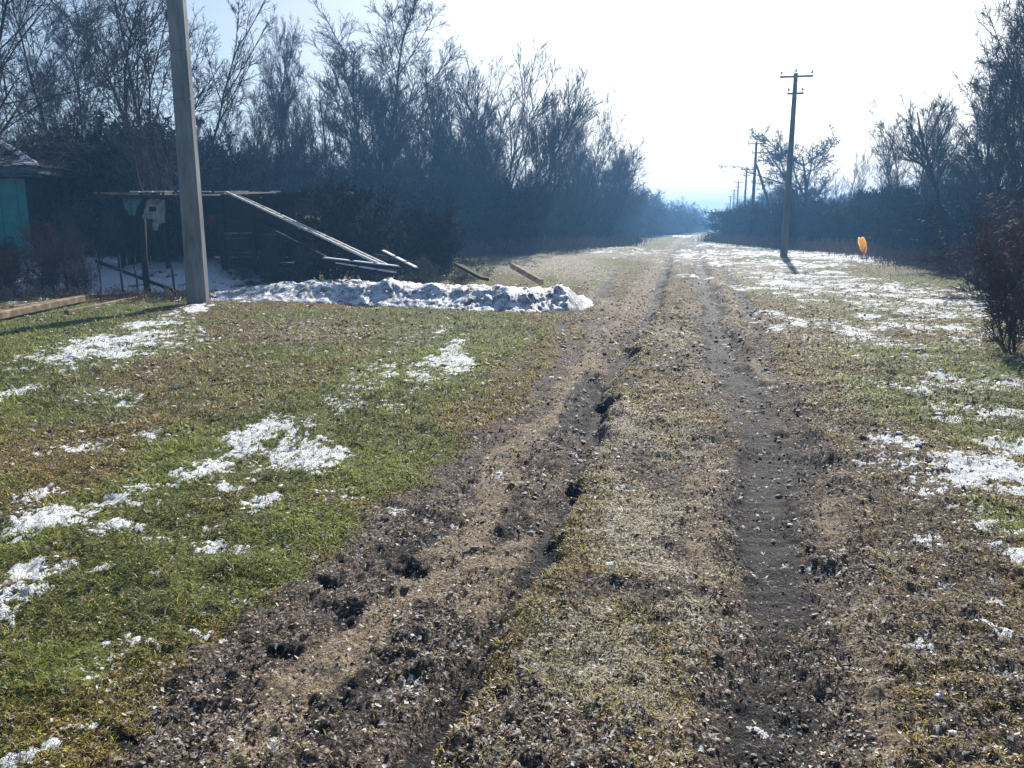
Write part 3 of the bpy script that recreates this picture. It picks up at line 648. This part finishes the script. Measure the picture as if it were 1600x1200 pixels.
thicket('thicket', along(LEFT, 115, 7, 1, lambda y, e: 1.6 + .03 * e, 1.25), 'dark tangled undergrowth at the foot of the left hedgerow', M['twig_dark'], (.02, .017, .014))
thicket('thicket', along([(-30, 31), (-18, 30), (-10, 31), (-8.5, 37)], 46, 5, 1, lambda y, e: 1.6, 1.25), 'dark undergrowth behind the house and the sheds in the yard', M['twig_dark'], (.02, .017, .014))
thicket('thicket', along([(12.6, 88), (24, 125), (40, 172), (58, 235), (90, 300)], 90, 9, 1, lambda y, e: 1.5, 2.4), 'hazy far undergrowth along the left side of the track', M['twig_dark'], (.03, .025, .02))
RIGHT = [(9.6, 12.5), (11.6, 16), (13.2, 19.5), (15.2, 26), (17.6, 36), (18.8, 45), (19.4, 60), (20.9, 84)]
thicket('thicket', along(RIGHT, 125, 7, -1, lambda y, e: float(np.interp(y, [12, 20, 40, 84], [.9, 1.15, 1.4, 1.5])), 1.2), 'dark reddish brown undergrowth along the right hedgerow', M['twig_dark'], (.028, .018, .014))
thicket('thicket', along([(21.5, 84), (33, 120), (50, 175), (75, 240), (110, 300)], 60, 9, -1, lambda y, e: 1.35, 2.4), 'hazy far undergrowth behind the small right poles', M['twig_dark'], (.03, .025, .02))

# ---- single shrubs near the camera
def shrub_mesh(name, seed, hgt, stems, leaves, spread, rs, twig, leafcol, leafsize=.03):
    V, F, LV, LF = shrub_arrays(seed, hgt, stems, max(leaves, 1), spread, rs, leafsize)
    return (V, F, LV, LF)
def shrub(x, y, h, seed, label, twig, lcol=(.1, .05, .03), leaves=200, stems=9, spread=.5, rs=1., wide=1., group=None, cat='shrub', name='bare_shrub', leafsize=.02, z=None):
    V, F, LV, LF = shrub_arrays(seed, 2.0, stems, max(leaves, 1), spread, rs, leafsize)
    s = h / V[:, 2].max(); sc = np.array([s * wide, s * wide, s])
    e = empty(name, (x, y, (H(x, y) if z is None else z)))
    link('stems', mesh_np('stems', V * sc, F, twig, True), e)
    if leaves:
        cc = np.ones((len(LV), 4)); cc[:, :3] = np.array(lcol) * (.4 + 1.2 * np.repeat(rng.random((len(LV) // 4, 1)), 4, 0))
        link('leaves', mesh_np('leaves', LV * sc, LF, M['foliage'], False, {'col': cc}), e)
    tag(e, label, cat, group); return e
for i, (px, Y, h, wd, lb) in enumerate([
    (-30, 17.2, 1.25, 1.0, 'reddish scrub bush at the left edge in front of the teal wall'),
    (35, 17.9, 1.15, 1.0, 'reddish scrub bush below the corner of the teal house'),
    (88, 18.6, 1.75, .6, 'brown scrub bush with tall upright shoots beside the wire fence'),
    (118, 18.2, 1.0, .7, 'low brown scrub bush at the end of the snowy yard'),
    (5, 19.6, 1.25, 1.1, 'dark scrub bush close against the teal wall')]):
    shrub(at(px, Y), Y, h, 300 + i, lb, M['twig_red'] if i != 4 else M['twig_dark'], (.09, .045, .03), 350, 10, .38, 1.1, wd)
shrub(6.6, 9.9, 2.0, 310, 'dark red twigged shrub reaching in from the right edge', M['twig_red'], (.12, .04, .03), 220, 11, .5, 1.15, .62)
shrub(9.9, 12.6, 2.6, 311, 'tall reddish bare shrub behind the one at the right edge', M['twig_red'], (.10, .04, .03), 300, 12, .55, 1.5, 1.0)
shrub(10.4, 14.4, 1.6, 312, 'low reddish shrub where the right hedge meets the snowy grass', M['twig_red'], (.10, .05, .03), 200, 10, .6, 1.3, 1.1)
shrub(11.6, 17.6, 2.6, 313, 'dense brown shrub at the front of the right hedge', M['twig_red'], (.08, .04, .03), 400, 14, .55, 1.8, 1.1)
x, y = G(1385, 605); shrub(x, y, .62, 314, 'single thin bare sapling on the grass right of the track', M['twig_dark'], leaves=0, stems=3, spread=.22, rs=.35, wide=.55, cat='sapling', name='bare_sapling')
x, y = G(1490, 480); shrub(x, y, .8, 315, 'small crooked dead stalk on the snowy right verge', M['twig_dark'], leaves=0, stems=2, spread=.35, rs=.4, wide=.6, cat='sapling', name='bare_sapling')
x, y = G(682, 432); shrub(-1.9, 20.2, .95, 316, 'green leafy weeds growing behind the snowy mound', M['twig'], (.06, .10, .035), 1600, 12, .7, 1.0, 1.4, name='weed_clump', cat='weeds', leafsize=.03)
shrub(-3.6, 20.8, .95, 317, 'grey brown weeds beside the foot of the ladder', M['twig'], (.09, .09, .06), 900, 10, .6, 1.0, 1.1, name='weed_clump', cat='weeds', leafsize=.025)
for i, (x, y, h, lb) in enumerate([(-4.95, 21.5, 2.9, 'added dark leafless bush covering the sunlit right end of the plank shed'), (-4.0, 24.0, 2.9, 'dark leafless bush behind the foot of the ladder'), (-2.7, 25.5, 2.6, 'dark leafless bush behind the green weeds')]):  # first bush is added to hide and darken the shed's sunlit end wall
    shrub(x, y, h, 340 + i, lb, M['twig_dark'], (.02, .018, .014), 2500, 16, .45, 2.2, .8, leafsize=.05)
for i, (x, y, h, wd, lb) in enumerate([(at(128, 21.2), 21.2, 2.0, .7, 'tangled leafless brush in front of the left end of the shed'), (at(400, 20.9), 20.9, 1.5, .9, 'leafless brush under the sloping ladder'), (at(452, 20.3), 20.3, 1.3, .9, 'low leafless brush right of the shed post under the ladder')]):
    shrub(x, y, h, 350 + i, lb, M['twig'], leaves=0, stems=9, spread=.5, rs=.9, wide=wd)
# evergreen bush and conifer-like mass in the yard
for i, (px, Y, h, wd, lb) in enumerate([(165, 27.0, 4.7, .62, 'dark evergreen bush between the teal house and the shed'), (240, 28.0, 4.9, .6, 'dark evergreen bush right behind the concrete pole'), (300, 30, 4.3, .6, 'lower dark evergreen bush above the plank shed roof')]):
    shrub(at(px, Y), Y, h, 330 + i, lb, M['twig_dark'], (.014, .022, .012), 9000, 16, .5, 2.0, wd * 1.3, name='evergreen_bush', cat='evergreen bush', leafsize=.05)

# ---- dry weeds standing at the hedge feet
def dry_weeds():
    sp = []
    for pts, n, side in ((LEFT, 5200, -1), (RIGHT[2:], 4200, 1)):
        pts = np.array(pts); seg = np.linalg.norm(np.diff(pts, axis=0), axis=1); cum = np.concatenate([[0], np.cumsum(seg)])
        d = rng.random(n) * cum[-1]; x = np.interp(d, cum, pts[:, 0]); y = np.interp(d, cum, pts[:, 1])
        e = rng.normal(.3, 1.0, n); sp.append(np.stack([x + e * side * .8 * -1, y - abs(e) * .5], 1))
    n = 900; sp.append(np.stack([-13 + 6.6 * rng.random(n), 16.7 + .6 * rng.random(n)], 1))
    p = np.vstack(sp); n = len(p); h = fields(p[:, 0], p[:, 1])['h']
    L = .2 + .75 * rng.random(n) ** 1.5; L[-900:] *= .35
    P, T = grow(np.column_stack([p, h]), rng.normal(0, .28, (n, 3)) + [0, 0, 1], L, 4, .15, 0, rng)
    V, q = tubes(P, np.linspace(.008, .004, 4)[None] * np.clip(p[:, 1:2] / 30, .6, 2.2), 3)
    s, nd, nL, rad = children(P, T, L, np.full((n, 4), .004), 3, .4, .6, .4, rng)
    P2, _ = grow(s, nd, nL, 2, .1, 0, rng); V2, q2 = tubes(P2, np.full((len(P2), 2), .0055), 3)
    tag(link('dry_weeds', mesh_np('dry_weeds', np.vstack([V, V2]), np.vstack([q, q2 + len(V)]), M['weed'], False)), 'dry reddish brown weed stalks along the foot of the hedges', 'dry weeds', kind='stuff')
M['weed'] = simple('weed_stalk', [(.3, (.08, .045, .03)), (.7, (.26, .19, .13))], 1.5, .85, .2, bs=.1)
dry_weeds()

# ------------------------------------------------------------ poles and wires
def near_pole():
    x, y = G(303, 478); y += .2; x = at(303, y)
    z = H(x, y); e = empty('concrete_pole', (x, y, z))
    m = MB(); m.bar((0, 0, -.4), (.05, 0, 9.6), .40, .30, 0, .25, .22, .16); m.build('shaft', M['concrete'], e)
    m = MB(); m.bar((.13, -.165, -.3), (.14, -.12, 9.3), .035, .05, 0, .025, .035, .2); m.build('edge_rib', M['concrete'], e)
    m = MB()
    for zz in (3.95, 4.85): m = MB(); m.bar((-.18, -.152, zz), (.20, -.152, zz + .01), .03, .012); m.build('strap', M['steel'], e)
    pass
    tag(e, 'thick grey concrete pole standing near on the left verge', 'utility pole')
near_pole()
POLES = [(7.0, 7.0), (13.75, 40.4), (21.6, 72.5), (29.9, 104), (37.9, 136), (46, 168), (54, 200)]
PH_ = 8.75
plabels = [None, 'tall grey power pole with two crossarms standing on the right verge', 'second power pole, held by a slanting strut, behind the tall one', 'third power pole in the receding line', 'fourth power pole, small and hazy', 'fifth power pole, tiny near the end of the track', 'last power pole, barely showing over the far hedge']
TOPS = []
ldir = nrm(np.array([8.0, 32.0, 0])); across = np.array([ldir[1], -ldir[0], 0])
across = nrm(across * .85 + np.array([1, 0, 0]) * .15)
for i, (x, y) in enumerate(POLES):
    z = H(x, y); e = empty('power_pole', (x, y, z)); lean = (.0, 0, 0) if i == 1 else (.05 * (i % 2), 0, 0)
    m = MB(); m.bar((0, 0, -.3), (lean[0], 0, PH_), .34, .26, 0, .17, .15, .18); m.build('shaft', M['pole_wood'], e)
    ins = []
    for k, (zz, hw) in enumerate(((PH_ - .17, .76), (PH_ - .95, .38))):
        m = MB(); c = np.array([lean[0], -.13, zz]); m.bar(c - across * hw, c + across * hw, .07, .09); m.build('crossarm', M['steel'], e)
        for s in (-1, 1): ins.append(c + across * (hw - .06) * s + [0, 0, .04])
    ins.append(np.array([lean[0], 0, PH_ - .02]))
    for p in ins:
        m = MB(); m.tube([p, p + [0, 0, .10]], .012, 6); m.tube([p + [0, 0, .09], p + [0, 0, .13], p + [0, 0, .17], p + [0, 0, .22]], [.05, .058, .04, .025], 8); m.build('insulator', M['glass_ins'], e)
    if i == 2:
        m = MB(); m.bar((.1, 0, PH_ - 1.9), (2.75, -.2, -.2), .17, .17, 0, .24, .24); m.build('strut', M['pole_wood'], e)
    TOPS.append([np.array([x, y, z]) + p + [0, 0, .2] for p in ins])
    if i == 0: tag(e, 'power pole just outside the right side of the picture carrying the near wires', 'utility pole', 'power poles along the track')
    else: tag(e, plabels[i], 'utility pole', 'power poles along the track')
wl = ['wire on the left end of the upper crossarms of the power line', 'wire on the right end of the upper crossarms of the power line', 'wire on the left end of the lower crossarms of the power line', 'wire on the right end of the lower crossarms of the power line', 'wire over the pole tops of the power line']
for k in range(5):
    m = MB()
    for i in range(len(POLES) - 1):
        a, b = TOPS[i][k], TOPS[i + 1][k]; t = np.linspace(0, 1, 15)[:, None]
        pts = a * (1 - t) + b * t; pts[:, 2] -= (4 * t * (1 - t))[:, 0] * .45
        m.tube(pts, (.009 if i < 2 else .010), 4, cap=False)
    tag(m.build('overhead_wire', M['wire'], smooth=True), wl[k], 'wire', 'wires of the power line')

# ------------------------------------------------------------ teal house
def house():
    x1 = -14.4; y0 = 24.0; z0 = .55; e = empty('teal_house', (x1, y0, z0))
    wz = 2.95 - z0
    def wall_planks(a, b, horiz, name, m_, parent):
        pass
    m = MB()
    # vertical boards of the front wall, butted with tiny steps
    n = 34; w = 8.6 / n
    for i in range(n):
        xx = -w * (i + .5); m.bar((xx, -.012 * (i % 2) + .03, -.6), (xx, -.012 * (i % 2) + .03, wz), w * .985, .05, 0, bev=.08)
    m.build('wall', M['teal'], e); m = MB(); n = 24
    for i in range(n):
        yy = .1 + .28 * (i + .5); m.bar((-.03 + .012 * (i % 2), yy, -.6), (-.03 + .012 * (i % 2), yy, wz), .05, .275, 0, bev=.08)
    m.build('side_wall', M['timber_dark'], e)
    m = MB(); m.bar((-8.9, -.38, wz + .22), (.62, -.38, wz + .22), .05, .2); m.bar((.62, -.36, wz + .22), (.62, 7.3, wz + .22), .05, .2)
    m.bar((-8.9, -.1, wz + .07), (.5, -.1, wz + .07), .5, .06); m.build('fascia', M['teal_dark'], e)
    # hip roof as corrugated courses
    ez = wz + .30; rz_ = ez + 1.33
    A = np.array([[-9.3, -.45, ez], [.7, -.45, ez], [.7, 7.45, ez], [-9.3, 7.45, ez]]); rid = np.array([[-5.3, 3.5, rz_], [-3.25, 3.5, rz_]])
    m = MB()
    def slope(p0, p1, q1, q0, n=40):
        rows = 12; V = []; 
        for r_ in range(rows + 1):
            t = r_ / rows; a = p0 + (q0 - p0) * t; b = p1 + (q1 - p1) * t
            for i in range(n + 1): 
                s = i / n; p = a + (b - a) * s; V.append(p + np.array([0, 0, .022 * math.sin(i * 2.2) + .03 * (1 if r_ % 3 == 0 else 0)]))
        F = [(r_ * (n + 1) + i, r_ * (n + 1) + i + 1, (r_ + 1) * (n + 1) + i + 1, (r_ + 1) * (n + 1) + i) for r_ in range(rows) for i in range(n)]
        m.add(V, F)
    slope(A[0], A[1], rid[1], rid[0]); slope(A[1], A[2], rid[1], rid[1]); slope(A[2], A[3], rid[0], rid[1]); slope(A[3], A[0], rid[0], rid[0])
    rf = m.build('roof', M['slate'], e)
    # snow along the hip and on the corner, a thick skin lying on the slates
    m = MB(); m.tube([A[1] + [-.1, .1, .08], A[1] * .5 + rid[1] * .5 + [0, 0, .08], rid[1] + [0, 0, .08], rid[0] + [0, 0, .07]], [.09, .075, .07, .06], 7)
    V = []; nx = 16
    def q(s, t): # on the front slope near the corner
        a = A[1] + (A[0] - A[1]) * s; b = rid[1] + (rid[0] - rid[1]) * s; return a + (b - a) * t
    edge = [(0, .0), (.17, 0), (.17, .02), (.14, .05), (.13, .035), (.10, .06), (.085, .12), (.055, .10), (.05, .17), (.03, .22), (.02, .30), (0, .36)]
    m.poly([q(s * .42, t * .8) + np.array([0, -.0, .06]) for s, t in edge], .06, (0, 0, 1))
    edge = [(.2, .13), (.24, .17), (.29, .22), (.285, .25), (.24, .2), (.2, .17)]
    m.poly([q(s * .42, t) + np.array([0, -.0, .06]) for s, t in edge], .04, (0, 0, 1))
    m.build('snow_cap', M['snow_clean'], rf)
    tag(e, 'teal painted wooden house with a rusty hipped roof and snow on its hip', 'house')
house()
def annex():
    e = empty('outbuilding', (-13.9, 26.2, .6))
    m = MB()
    for i in range(9): m.bar((.1 + .16 * i, 0, -.2), (.1 + .16 * i, -.01 * (i % 2), 1.75), .155, .04)
    m.bar((1.5, .1, -.2), (1.5, .1, 1.75), .06, .1); m.bar((1.5, 2.2, -.2), (1.5, 2.2, 1.75), .06, .1)
    for i in range(8): m.bar((1.53, .2 + .26 * i, -.2), (1.53, .2 + .26 * i, 1.7), .03, .25)
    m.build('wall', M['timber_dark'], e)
    m = MB(); m.bar((0, -.02, 1.15), (1.0, -.05, 1.15), .06, .18); m.build('lintel_board', M['timber'], e)
    m = MB(); m.bar((.9, -.3, 1.84), (.9, 2.4, 2.2), 2.1, .06); r_ = m.build('roof', M['slate'], e)
    m = MB(); m.bar((.8, -.28, 1.90), (.8, 1.6, 2.14), 1.5, .05, bev=.4); m.build('snow_cap', M['snow_clean'], r_)
    tag(e, 'small dark lean-to with a thin snow cover beside the teal house', 'outbuilding')
annex()

# ------------------------------------------------------------ plank shed
def shed():
    X0, X1, Y0, Y1 = -10.75, -5.9, 21.8, 25.6; e = empty('plank_shed', (X0, Y0, .45))
    W_ = X1 - X0; T_ = 2.36 - .45
    r = random.Random(5)
    m = MB()   # back, side and right front wall in horizontal boards
    for i in range(13):
        z = .08 + i * .145
        m.bar((0, Y1 - Y0 + r.uniform(-.02, .02), z), (W_, Y1 - Y0 + r.uniform(-.02, .02), z), .03, .138)
        m.bar((W_, .1, z), (W_ + r.uniform(-.02, .02), Y1 - Y0 - .05, z), .03, .138)
        m.bar((2.95 + r.uniform(-.05, .05), .02 + r.uniform(-.02, .02), z + r.uniform(-.01, .01)), (W_ - .1, .02 + r.uniform(-.02, .02), z + r.uniform(-.012, .012)), .03, r.uniform(.11, .14))
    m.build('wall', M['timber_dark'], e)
    m = MB()
    for i in range(7): m.bar((0, .2 + i * .5, -.1), (.0, .2 + i * .5, T_ - .05), .4, .03, R(90))
    m.build('side_wall', M['timber_dark'], e)
    for xx, w in ((.05, .1), (1.35, .09), (2.9, .14), (3.75, .09), (W_, .12)):
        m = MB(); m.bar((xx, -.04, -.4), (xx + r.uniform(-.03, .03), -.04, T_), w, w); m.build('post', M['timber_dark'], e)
    m = MB()
    for k, (xa, xb, za, zb) in enumerate(((-.4, 3.1, T_ + .06, T_ + .03), (3.1, W_ + .4, T_ + .05, T_ + .12))):
        n = 60; V = []
        for j, (yy, dz) in enumerate(((-.45, 0), (2.0, .12), (4.3, .2))):
            for i in range(n + 1):
                s = i / n; V.append((xa + (xb - xa) * s, yy + .06 * math.sin(i * .9 + k), za + (zb - za) * s + dz + .02 * math.sin(i * 1.5) - .09 * math.sin(math.pi * s) + .03 * math.sin(i * .31 + 2 * k)))
        F = [(j * (n + 1) + i, j * (n + 1) + i + 1, (j + 1) * (n + 1) + i + 1, (j + 1) * (n + 1) + i) for j in range(2) for i in range(n)]
        m.add(V, F); V2 = np.array(V) - [0, 0, .015]; m.add(V2, [f[::-1] for f in F])
        m.bar((xa + .1, -.40, za - .07), (xb - .1, -.40, zb - .07), .05, .1)
    rf = m.build('roof', M['timber_dark'], e)
    m = MB()
    for i in range(26):
        xx = r.uniform(-.3, 3.2) if i < 20 else r.uniform(3.3, 5); L = r.uniform(.06, .32); z = T_ + .10
        m.bar((xx, -.42 + r.uniform(0, .5), z + .02), (xx + L, -.42 + r.uniform(0, .3), z + .02), .08, .03, bev=.4)
    m.build('snow_cap', M['snow_clean'], rf)
    m = MB(); m.bar((2.98, -.1, .93), (3.7, -.1, .95), .02, .05); m.bar((4.0, -.03, .90), (4.7, -.03, .91), .02, .04); m.bar((2.98, -.1, .80), (3.6, -.1, .81), .02, .035); m.build('batten', M['timber'], e)
    tag(e, 'dark open fronted plank shed with a sagging corrugated roof', 'shed')
shed()
def panel_with_hole(px0, py0, px1, py1, Y, hole, name, m_, outline):
    def pt(u, v): return P3(px0 + (px1 - px0) * u, py0 + (py1 - py0) * v, Y)
    m = MB(); N = 26
    inside = lambda u, v: _in(u, v, outline) and not (hole and hole[0] < u < hole[2] and hole[1] < v < hole[3])
    vid = {}; V = []; Q = []
    def g(i, j, b):
        k = (i, j, b)
        if k not in vid:
            vid[k] = len(V); p = pt(i / N, j / N) + np.array([0, .02 * math.sin(i * .5) + (.03 if b else 0), 0]); V.append(p)
        return vid[k]
    c = {(i, j) for i in range(N) for j in range(N) if inside((i + .5) / N, (j + .5) / N)}
    for (i, j) in c:
        Q.append((g(i, j, 0), g(i, j + 1, 0), g(i + 1, j + 1, 0), g(i + 1, j, 0))); Q.append((g(i, j, 1), g(i + 1, j, 1), g(i + 1, j + 1, 1), g(i, j + 1, 1)))
        for (a, b, p, q_) in (((i - 1, j), 0, (i, j), (i, j + 1)), ((i + 1, j), 0, (i + 1, j + 1), (i + 1, j)), ((i, j - 1), 0, (i + 1, j), (i, j)), ((i, j + 1), 0, (i, j + 1), (i + 1, j + 1))):
            if a not in c: Q.append((g(*p, 0), g(*p, 1), g(*q_, 1), g(*q_, 0)))
    m.add(V, Q); return m.build(name, m_)
def _in(u, v, poly):
    r = False; n = len(poly)
    for i in range(n):
        (x1, y1), (x2, y2) = poly[i], poly[(i + 1) % n]
        if (y1 > v) != (y2 > v) and u < (x2 - x1) * (v - y1) / (y2 - y1) + x1: r = not r
    return r
o = panel_with_hole(222, 309, 257, 360, 21.6, (.30, .27, .62, .43), 'whitewashed_board', M['white_board'], [(.2, .1), (.55, .0), (1, .02), (1, .78), (.72, .8), (.7, 1.0), (.48, .98), (.45, .66), (0, .6), (.08, .4)])
tag(o, 'broken whitewashed board with a square hole hanging in the open shed', 'board')
o = panel_with_hole(191, 306, 222, 338, 21.6, None, 'tarp_scrap', M['tarp'], [(0, 0), (1, .05), (.95, .3), (.7, .6), (.62, .98), (.4, .95), (.1, .6)])
tag(o, 'torn pale teal tarp hanging left of the whitewashed board', 'tarp')
o = panel_with_hole(324, 335, 336, 362, 21.55, None, 'cloth_strip', M['red_cloth'], [(0.1, 0), (.9, .04), (1, .6), (.6, 1), (.15, .8)])
tag(o, 'faded dull red cloth hanging on the shed wall right of the pole', 'cloth')

# ------------------------------------------------------------ ladder, poles and planks
def ladder():
    a = np.array(P3(362, 302, 21.3)); b = np.array(P3(607, 417, 18.0)); e = empty('long_ladder', tuple(b)); d = nrm(b - a)
    s = nrm(np.array([.02, .93, .02])) ; s = s - d * s.dot(d); s = nrm(s) * .17
    a = a - b; z = np.zeros(3)
    for k in (-1, 1): m = MB(); m.bar(a + s * k, z + s * k, .06, .045); m.build('rail', M['timber_l'], e)
    for i in range(19):
        c = a * (1 - (i + .5) / 19); m = MB(); m.tube([c - s * .98, c + s * .98], .017, 6); m.build('rung', M['timber_l'], e)
    tag(e, 'long pale ladder sloping from the shed roof down to the snowy mound', 'ladder')
M['timber_l'] = simple('timber_frosted', [(.3, (.25, .23, .21)), (.5, (.50, .49, .48)), (.7, (.74, .76, .80))], 14, .7, .3)
ladder()
def plank(p, q, w, t, m_, label, name='wooden_plank', cat='plank', roll=0., snow=False, bev=.1):
    c = (np.array(p) + np.array(q)) / 2
    m = MB(); m.bar(np.array(p) - c, np.array(q) - c, w, t, roll, bev=bev); o = m.build(name, m_, loc=tuple(c)); tag(o, label, cat)
    if snow:
        m = MB(); d = np.array(q) - np.array(p); up = np.array([0, 0, t / 2 + .012])
        for (s0, s1) in ((.02, .35), (.42, .66), (.72, .97)): m.bar(np.array(p) - c + d * s0 + up, np.array(p) - c + d * s1 + up, w * .8, .03, bev=.4)
        m.build('snow_cap', M['snow_clean'], o)
    return o
plank(P3(398, 345, 21.3), P3(522, 408, 18.6), .06, .05, M['timber_dark'], 'thin dark pole leaning below the ladder', 'wooden_pole', 'pole')
plank(P3(505, 405, 18.2), P3(625, 419, 16.9), .14, .05, M['timber_dark'], 'snow dusted plank, upper one of the pair on the mound', snow=True)
plank(P3(525, 413, 17.9), P3(620, 429, 16.7), .14, .05, M['timber_dark'], 'snow dusted plank, lower one of the pair on the mound', snow=True)
plank(P3(598, 393, 19.2), P3(652, 421, 17.6), .12, .04, M['timber_dark'], 'short snow dusted board tilted behind the mound beside the weeds', snow=True)
plank(P3(585, 398, 19.0), P3(640, 409, 18.2), .05, .05, M['timber_dark'], 'short dark stick crossing the boards behind the mound', 'wooden_pole', 'stick')
plank(P3(716, 414, 18.3), P3(757, 436, 17.0), .22, .06, M['timber_dark'], 'short dark wide board lying behind the middle of the mound', roll=.2)
plank(P3(800, 415, 18.6), P3(846, 441, 16.9), .09, .12, M['timber'], 'pale squared beam sticking out behind the right end of the mound', 'wooden_beam', 'beam')
for (a, b, w, t, lb) in (((-60, 513), (128, 476), .16, .13, 'long old beam lying on the grass at the left edge'), ((104, 491), (240, 464), .09, .07, 'pale beam lying on the grass left of the concrete pole'),
                         ((130, 468), (292, 463), .08, .06, 'thin beam lying at the foot of the wire fence'), ((20, 487), (150, 467), .09, .08, 'beam lying behind the long old one by the scrub')):
    p = G(*a); q_ = G(*b); plank((p[0], p[1], H(*p) + t * .45 + .03), (q_[0], q_[1], H(*q_) + t * .45 + .03), w, t, M['timber'], lb, 'wooden_beam', 'beam')

# ------------------------------------------------------------ wire fence of the yard
def fence():
    y0 = 18.2; e = empty('wire_fence', (at(225, y0), y0, H(at(225, y0), y0)))
    ox, oy, oz = e.location
    r = random.Random(8); tops = []
    for px, h, w in ((8, 1.0, .04), (75, 1.2, .05), (95, 1.3, .04), (127, 1.1, .035), (152, 1.0, .03), (187, .95, .045), (208, .7, .04), (226, 1.75, .14), (268, .75, .05), (288, .8, .03)):
        x = at(px, y0) - ox; m = MB(); dy = r.uniform(-.08, .08); zb = H(x + ox, y0) - oz
        m.tube([(x, dy, zb - .2), (x + r.uniform(-.02, .02), dy, zb + h * .5), (x + r.uniform(-.05, .05), dy, zb + h)], [w * .55, w * .5, w * .42], 7); m.build('post', M['timber_dark'], e, True); tops.append((x, dy, zb))
    for hh in (.25, .62):
        m = MB(); m.tube([(x, dy - .02, z + hh + r.uniform(-.02, .02)) for x, dy, z in tops], .004, 4, cap=False); m.build('wire', M['steel'], e)
    tag(e, 'makeshift wire fence on thin dark posts in front of the snowy yard', 'fence')
fence()
plank(P3(150, 408, 19.0), P3(298, 464, 17.7), .07, .06, M['timber_dark'], 'dark rail fallen slanting across the foot of the wire fence', 'wooden_pole', 'pole')

# ------------------------------------------------------------ snow covered mound
def mound():
    nx, ny = 420, 150; x0, x1, y0, y1 = -6.9, 2.0, 14.3, 19.6
    u = np.linspace(0, 1, nx); v = np.linspace(0, 1, ny); X, Y = np.meshgrid(x0 + (x1 - x0) * u, y0 + (y1 - y0) * v); X = X.ravel(); Y = Y.ravel()
    front = np.interp(X, [-6.9, -5, -3, -1.8, -.8, .4, 1.1, 1.6], [16.9, 16.4, 16.1, 15.6, 15.0, 14.9, 15.1, 16.0]) + (fbm(X, Y * 0, 1.3, 3, 4) - .5) * .5
    back = front + np.interp(X, [-6.9, -4, -1, 1.6], [2.0, 3.1, 3.0, 1.7])
    hh = np.interp(X, [-6.9, -6.2, -5, -3.6, -2.6, -1.2, -.2, .5, 1.1, 1.55, 1.75], [0, .12, .30, .46, .50, .38, .46, .50, .42, .16, 0]) 
    t = (Y - front) / (back - front); prof = np.clip(ss(-.05, .38, t) * (1 - ss(.5, 1.05, t)), 0, 1)
    z = prof * hh * .88 * (.82 + .5 * (fbm(X, Y, 1.2, 3, 71) - .3)) + prof * (fbm(X, Y, 1.9, 3, 72) - .5) * .24 + (fbm(X, Y, 15, 3, 73) - .5) * .06 * ss(0, .2, prof)
    g = fields(X, Y)['h']; V = np.stack([X, Y, g + z - .05 * (1 - ss(0, .1, prof))], 1)
    keep = ss(0, .05, prof * (hh > .02))
    i = (np.arange(ny - 1)[:, None] * nx + np.arange(nx - 1)[None]).ravel(); F = np.stack([i, i + 1, i + 1 + nx, i + nx], -1)
    F = F[(keep[F].max(1) > 0)]
    used = np.unique(F); mp = np.full(len(V), -1); mp[used] = np.arange(len(used))
    o = link('snow_mound', mesh_np('snow_mound', V[used], mp[F], M['snow'], True)); tag(o, 'long earth heap covered with dirty melting snow on the left verge', 'snow mound')
mound()

# ------------------------------------------------------------ orange cloth on a stub, far tufts
def orange():
    x, y = G(1346, 404); z = H(x, y); e = empty('marker_stake', (x, y, z))
    m = MB(); m.tube([(.05, .03, -.1), (.0, .03, .45), (-.1, .03, .98)], [.035, .03, .022], 7); m.build('stake', M['timber_dark'], e, True)
    V = []; nu, nv = 9, 14
    for j in range(nv):
        t = j / (nv - 1); zc = .98 - .86 * t; cx = -.12 + .22 * t; hw = .05 + .15 * math.sin(math.pi * min(1, .15 + t * .95)) ** .8
        for i in range(nu):
            s = i / (nu - 1) * 2 - 1; V.append((cx + hw * s, -.08 - .05 * math.cos(s * 1.5) + .012 * math.sin(5 * s + 6 * t), zc + .03 * math.sin(4 * s)))
    V = np.array(V); n = len(V); B = V + [0, .05, 0]
    q = [(j * nu + i, j * nu + i + 1, (j + 1) * nu + i + 1, (j + 1) * nu + i) for j in range(nv - 1) for i in range(nu - 1)]
    m = MB(); m.add(np.vstack([V, B]), [f[::-1] for f in q] + [tuple(k + n for k in f) for f in q]); m.build('cloth', M['orange'], e, True)
    tag(e, 'short stake wrapped in bright orange cloth at the foot of the right hedge', 'marker')
orange()

# ------------------------------------------------------------ haze
def haze():
    m = bpy.data.materials.new('haze_air'); m.use_nodes = True; n = m.node_tree; n.nodes.remove(n.nodes['Principled BSDF'])
    v = n.nodes.new('ShaderNodeVolumePrincipled'); v.inputs['Density'].default_value = .0024; v.inputs['Color'].default_value = (.22, .52, 1, 1); v.inputs['Anisotropy'].default_value = .25
    n.links.new(v.outputs[0], n.nodes['Material Output'].inputs['Volume'])
    mb = MB(); x0, x1, y0, y1, z0, z1 = -7500, 7500, -60, 900, -6, 26
    mb.add([(x0, y0, z0), (x1, y0, z0), (x1, y1, z0), (x0, y1, z0), (x0, y0, z1), (x1, y0, z1), (x1, y1, z1), (x0, y1, z1)], [(0, 3, 2, 1), (4, 5, 6, 7), (0, 1, 5, 4), (1, 2, 6, 5), (2, 3, 7, 6), (3, 0, 4, 7)])
    tag(mb.build('haze', m), 'thin bluish haze thickening down the track', 'haze', kind='stuff')
haze()
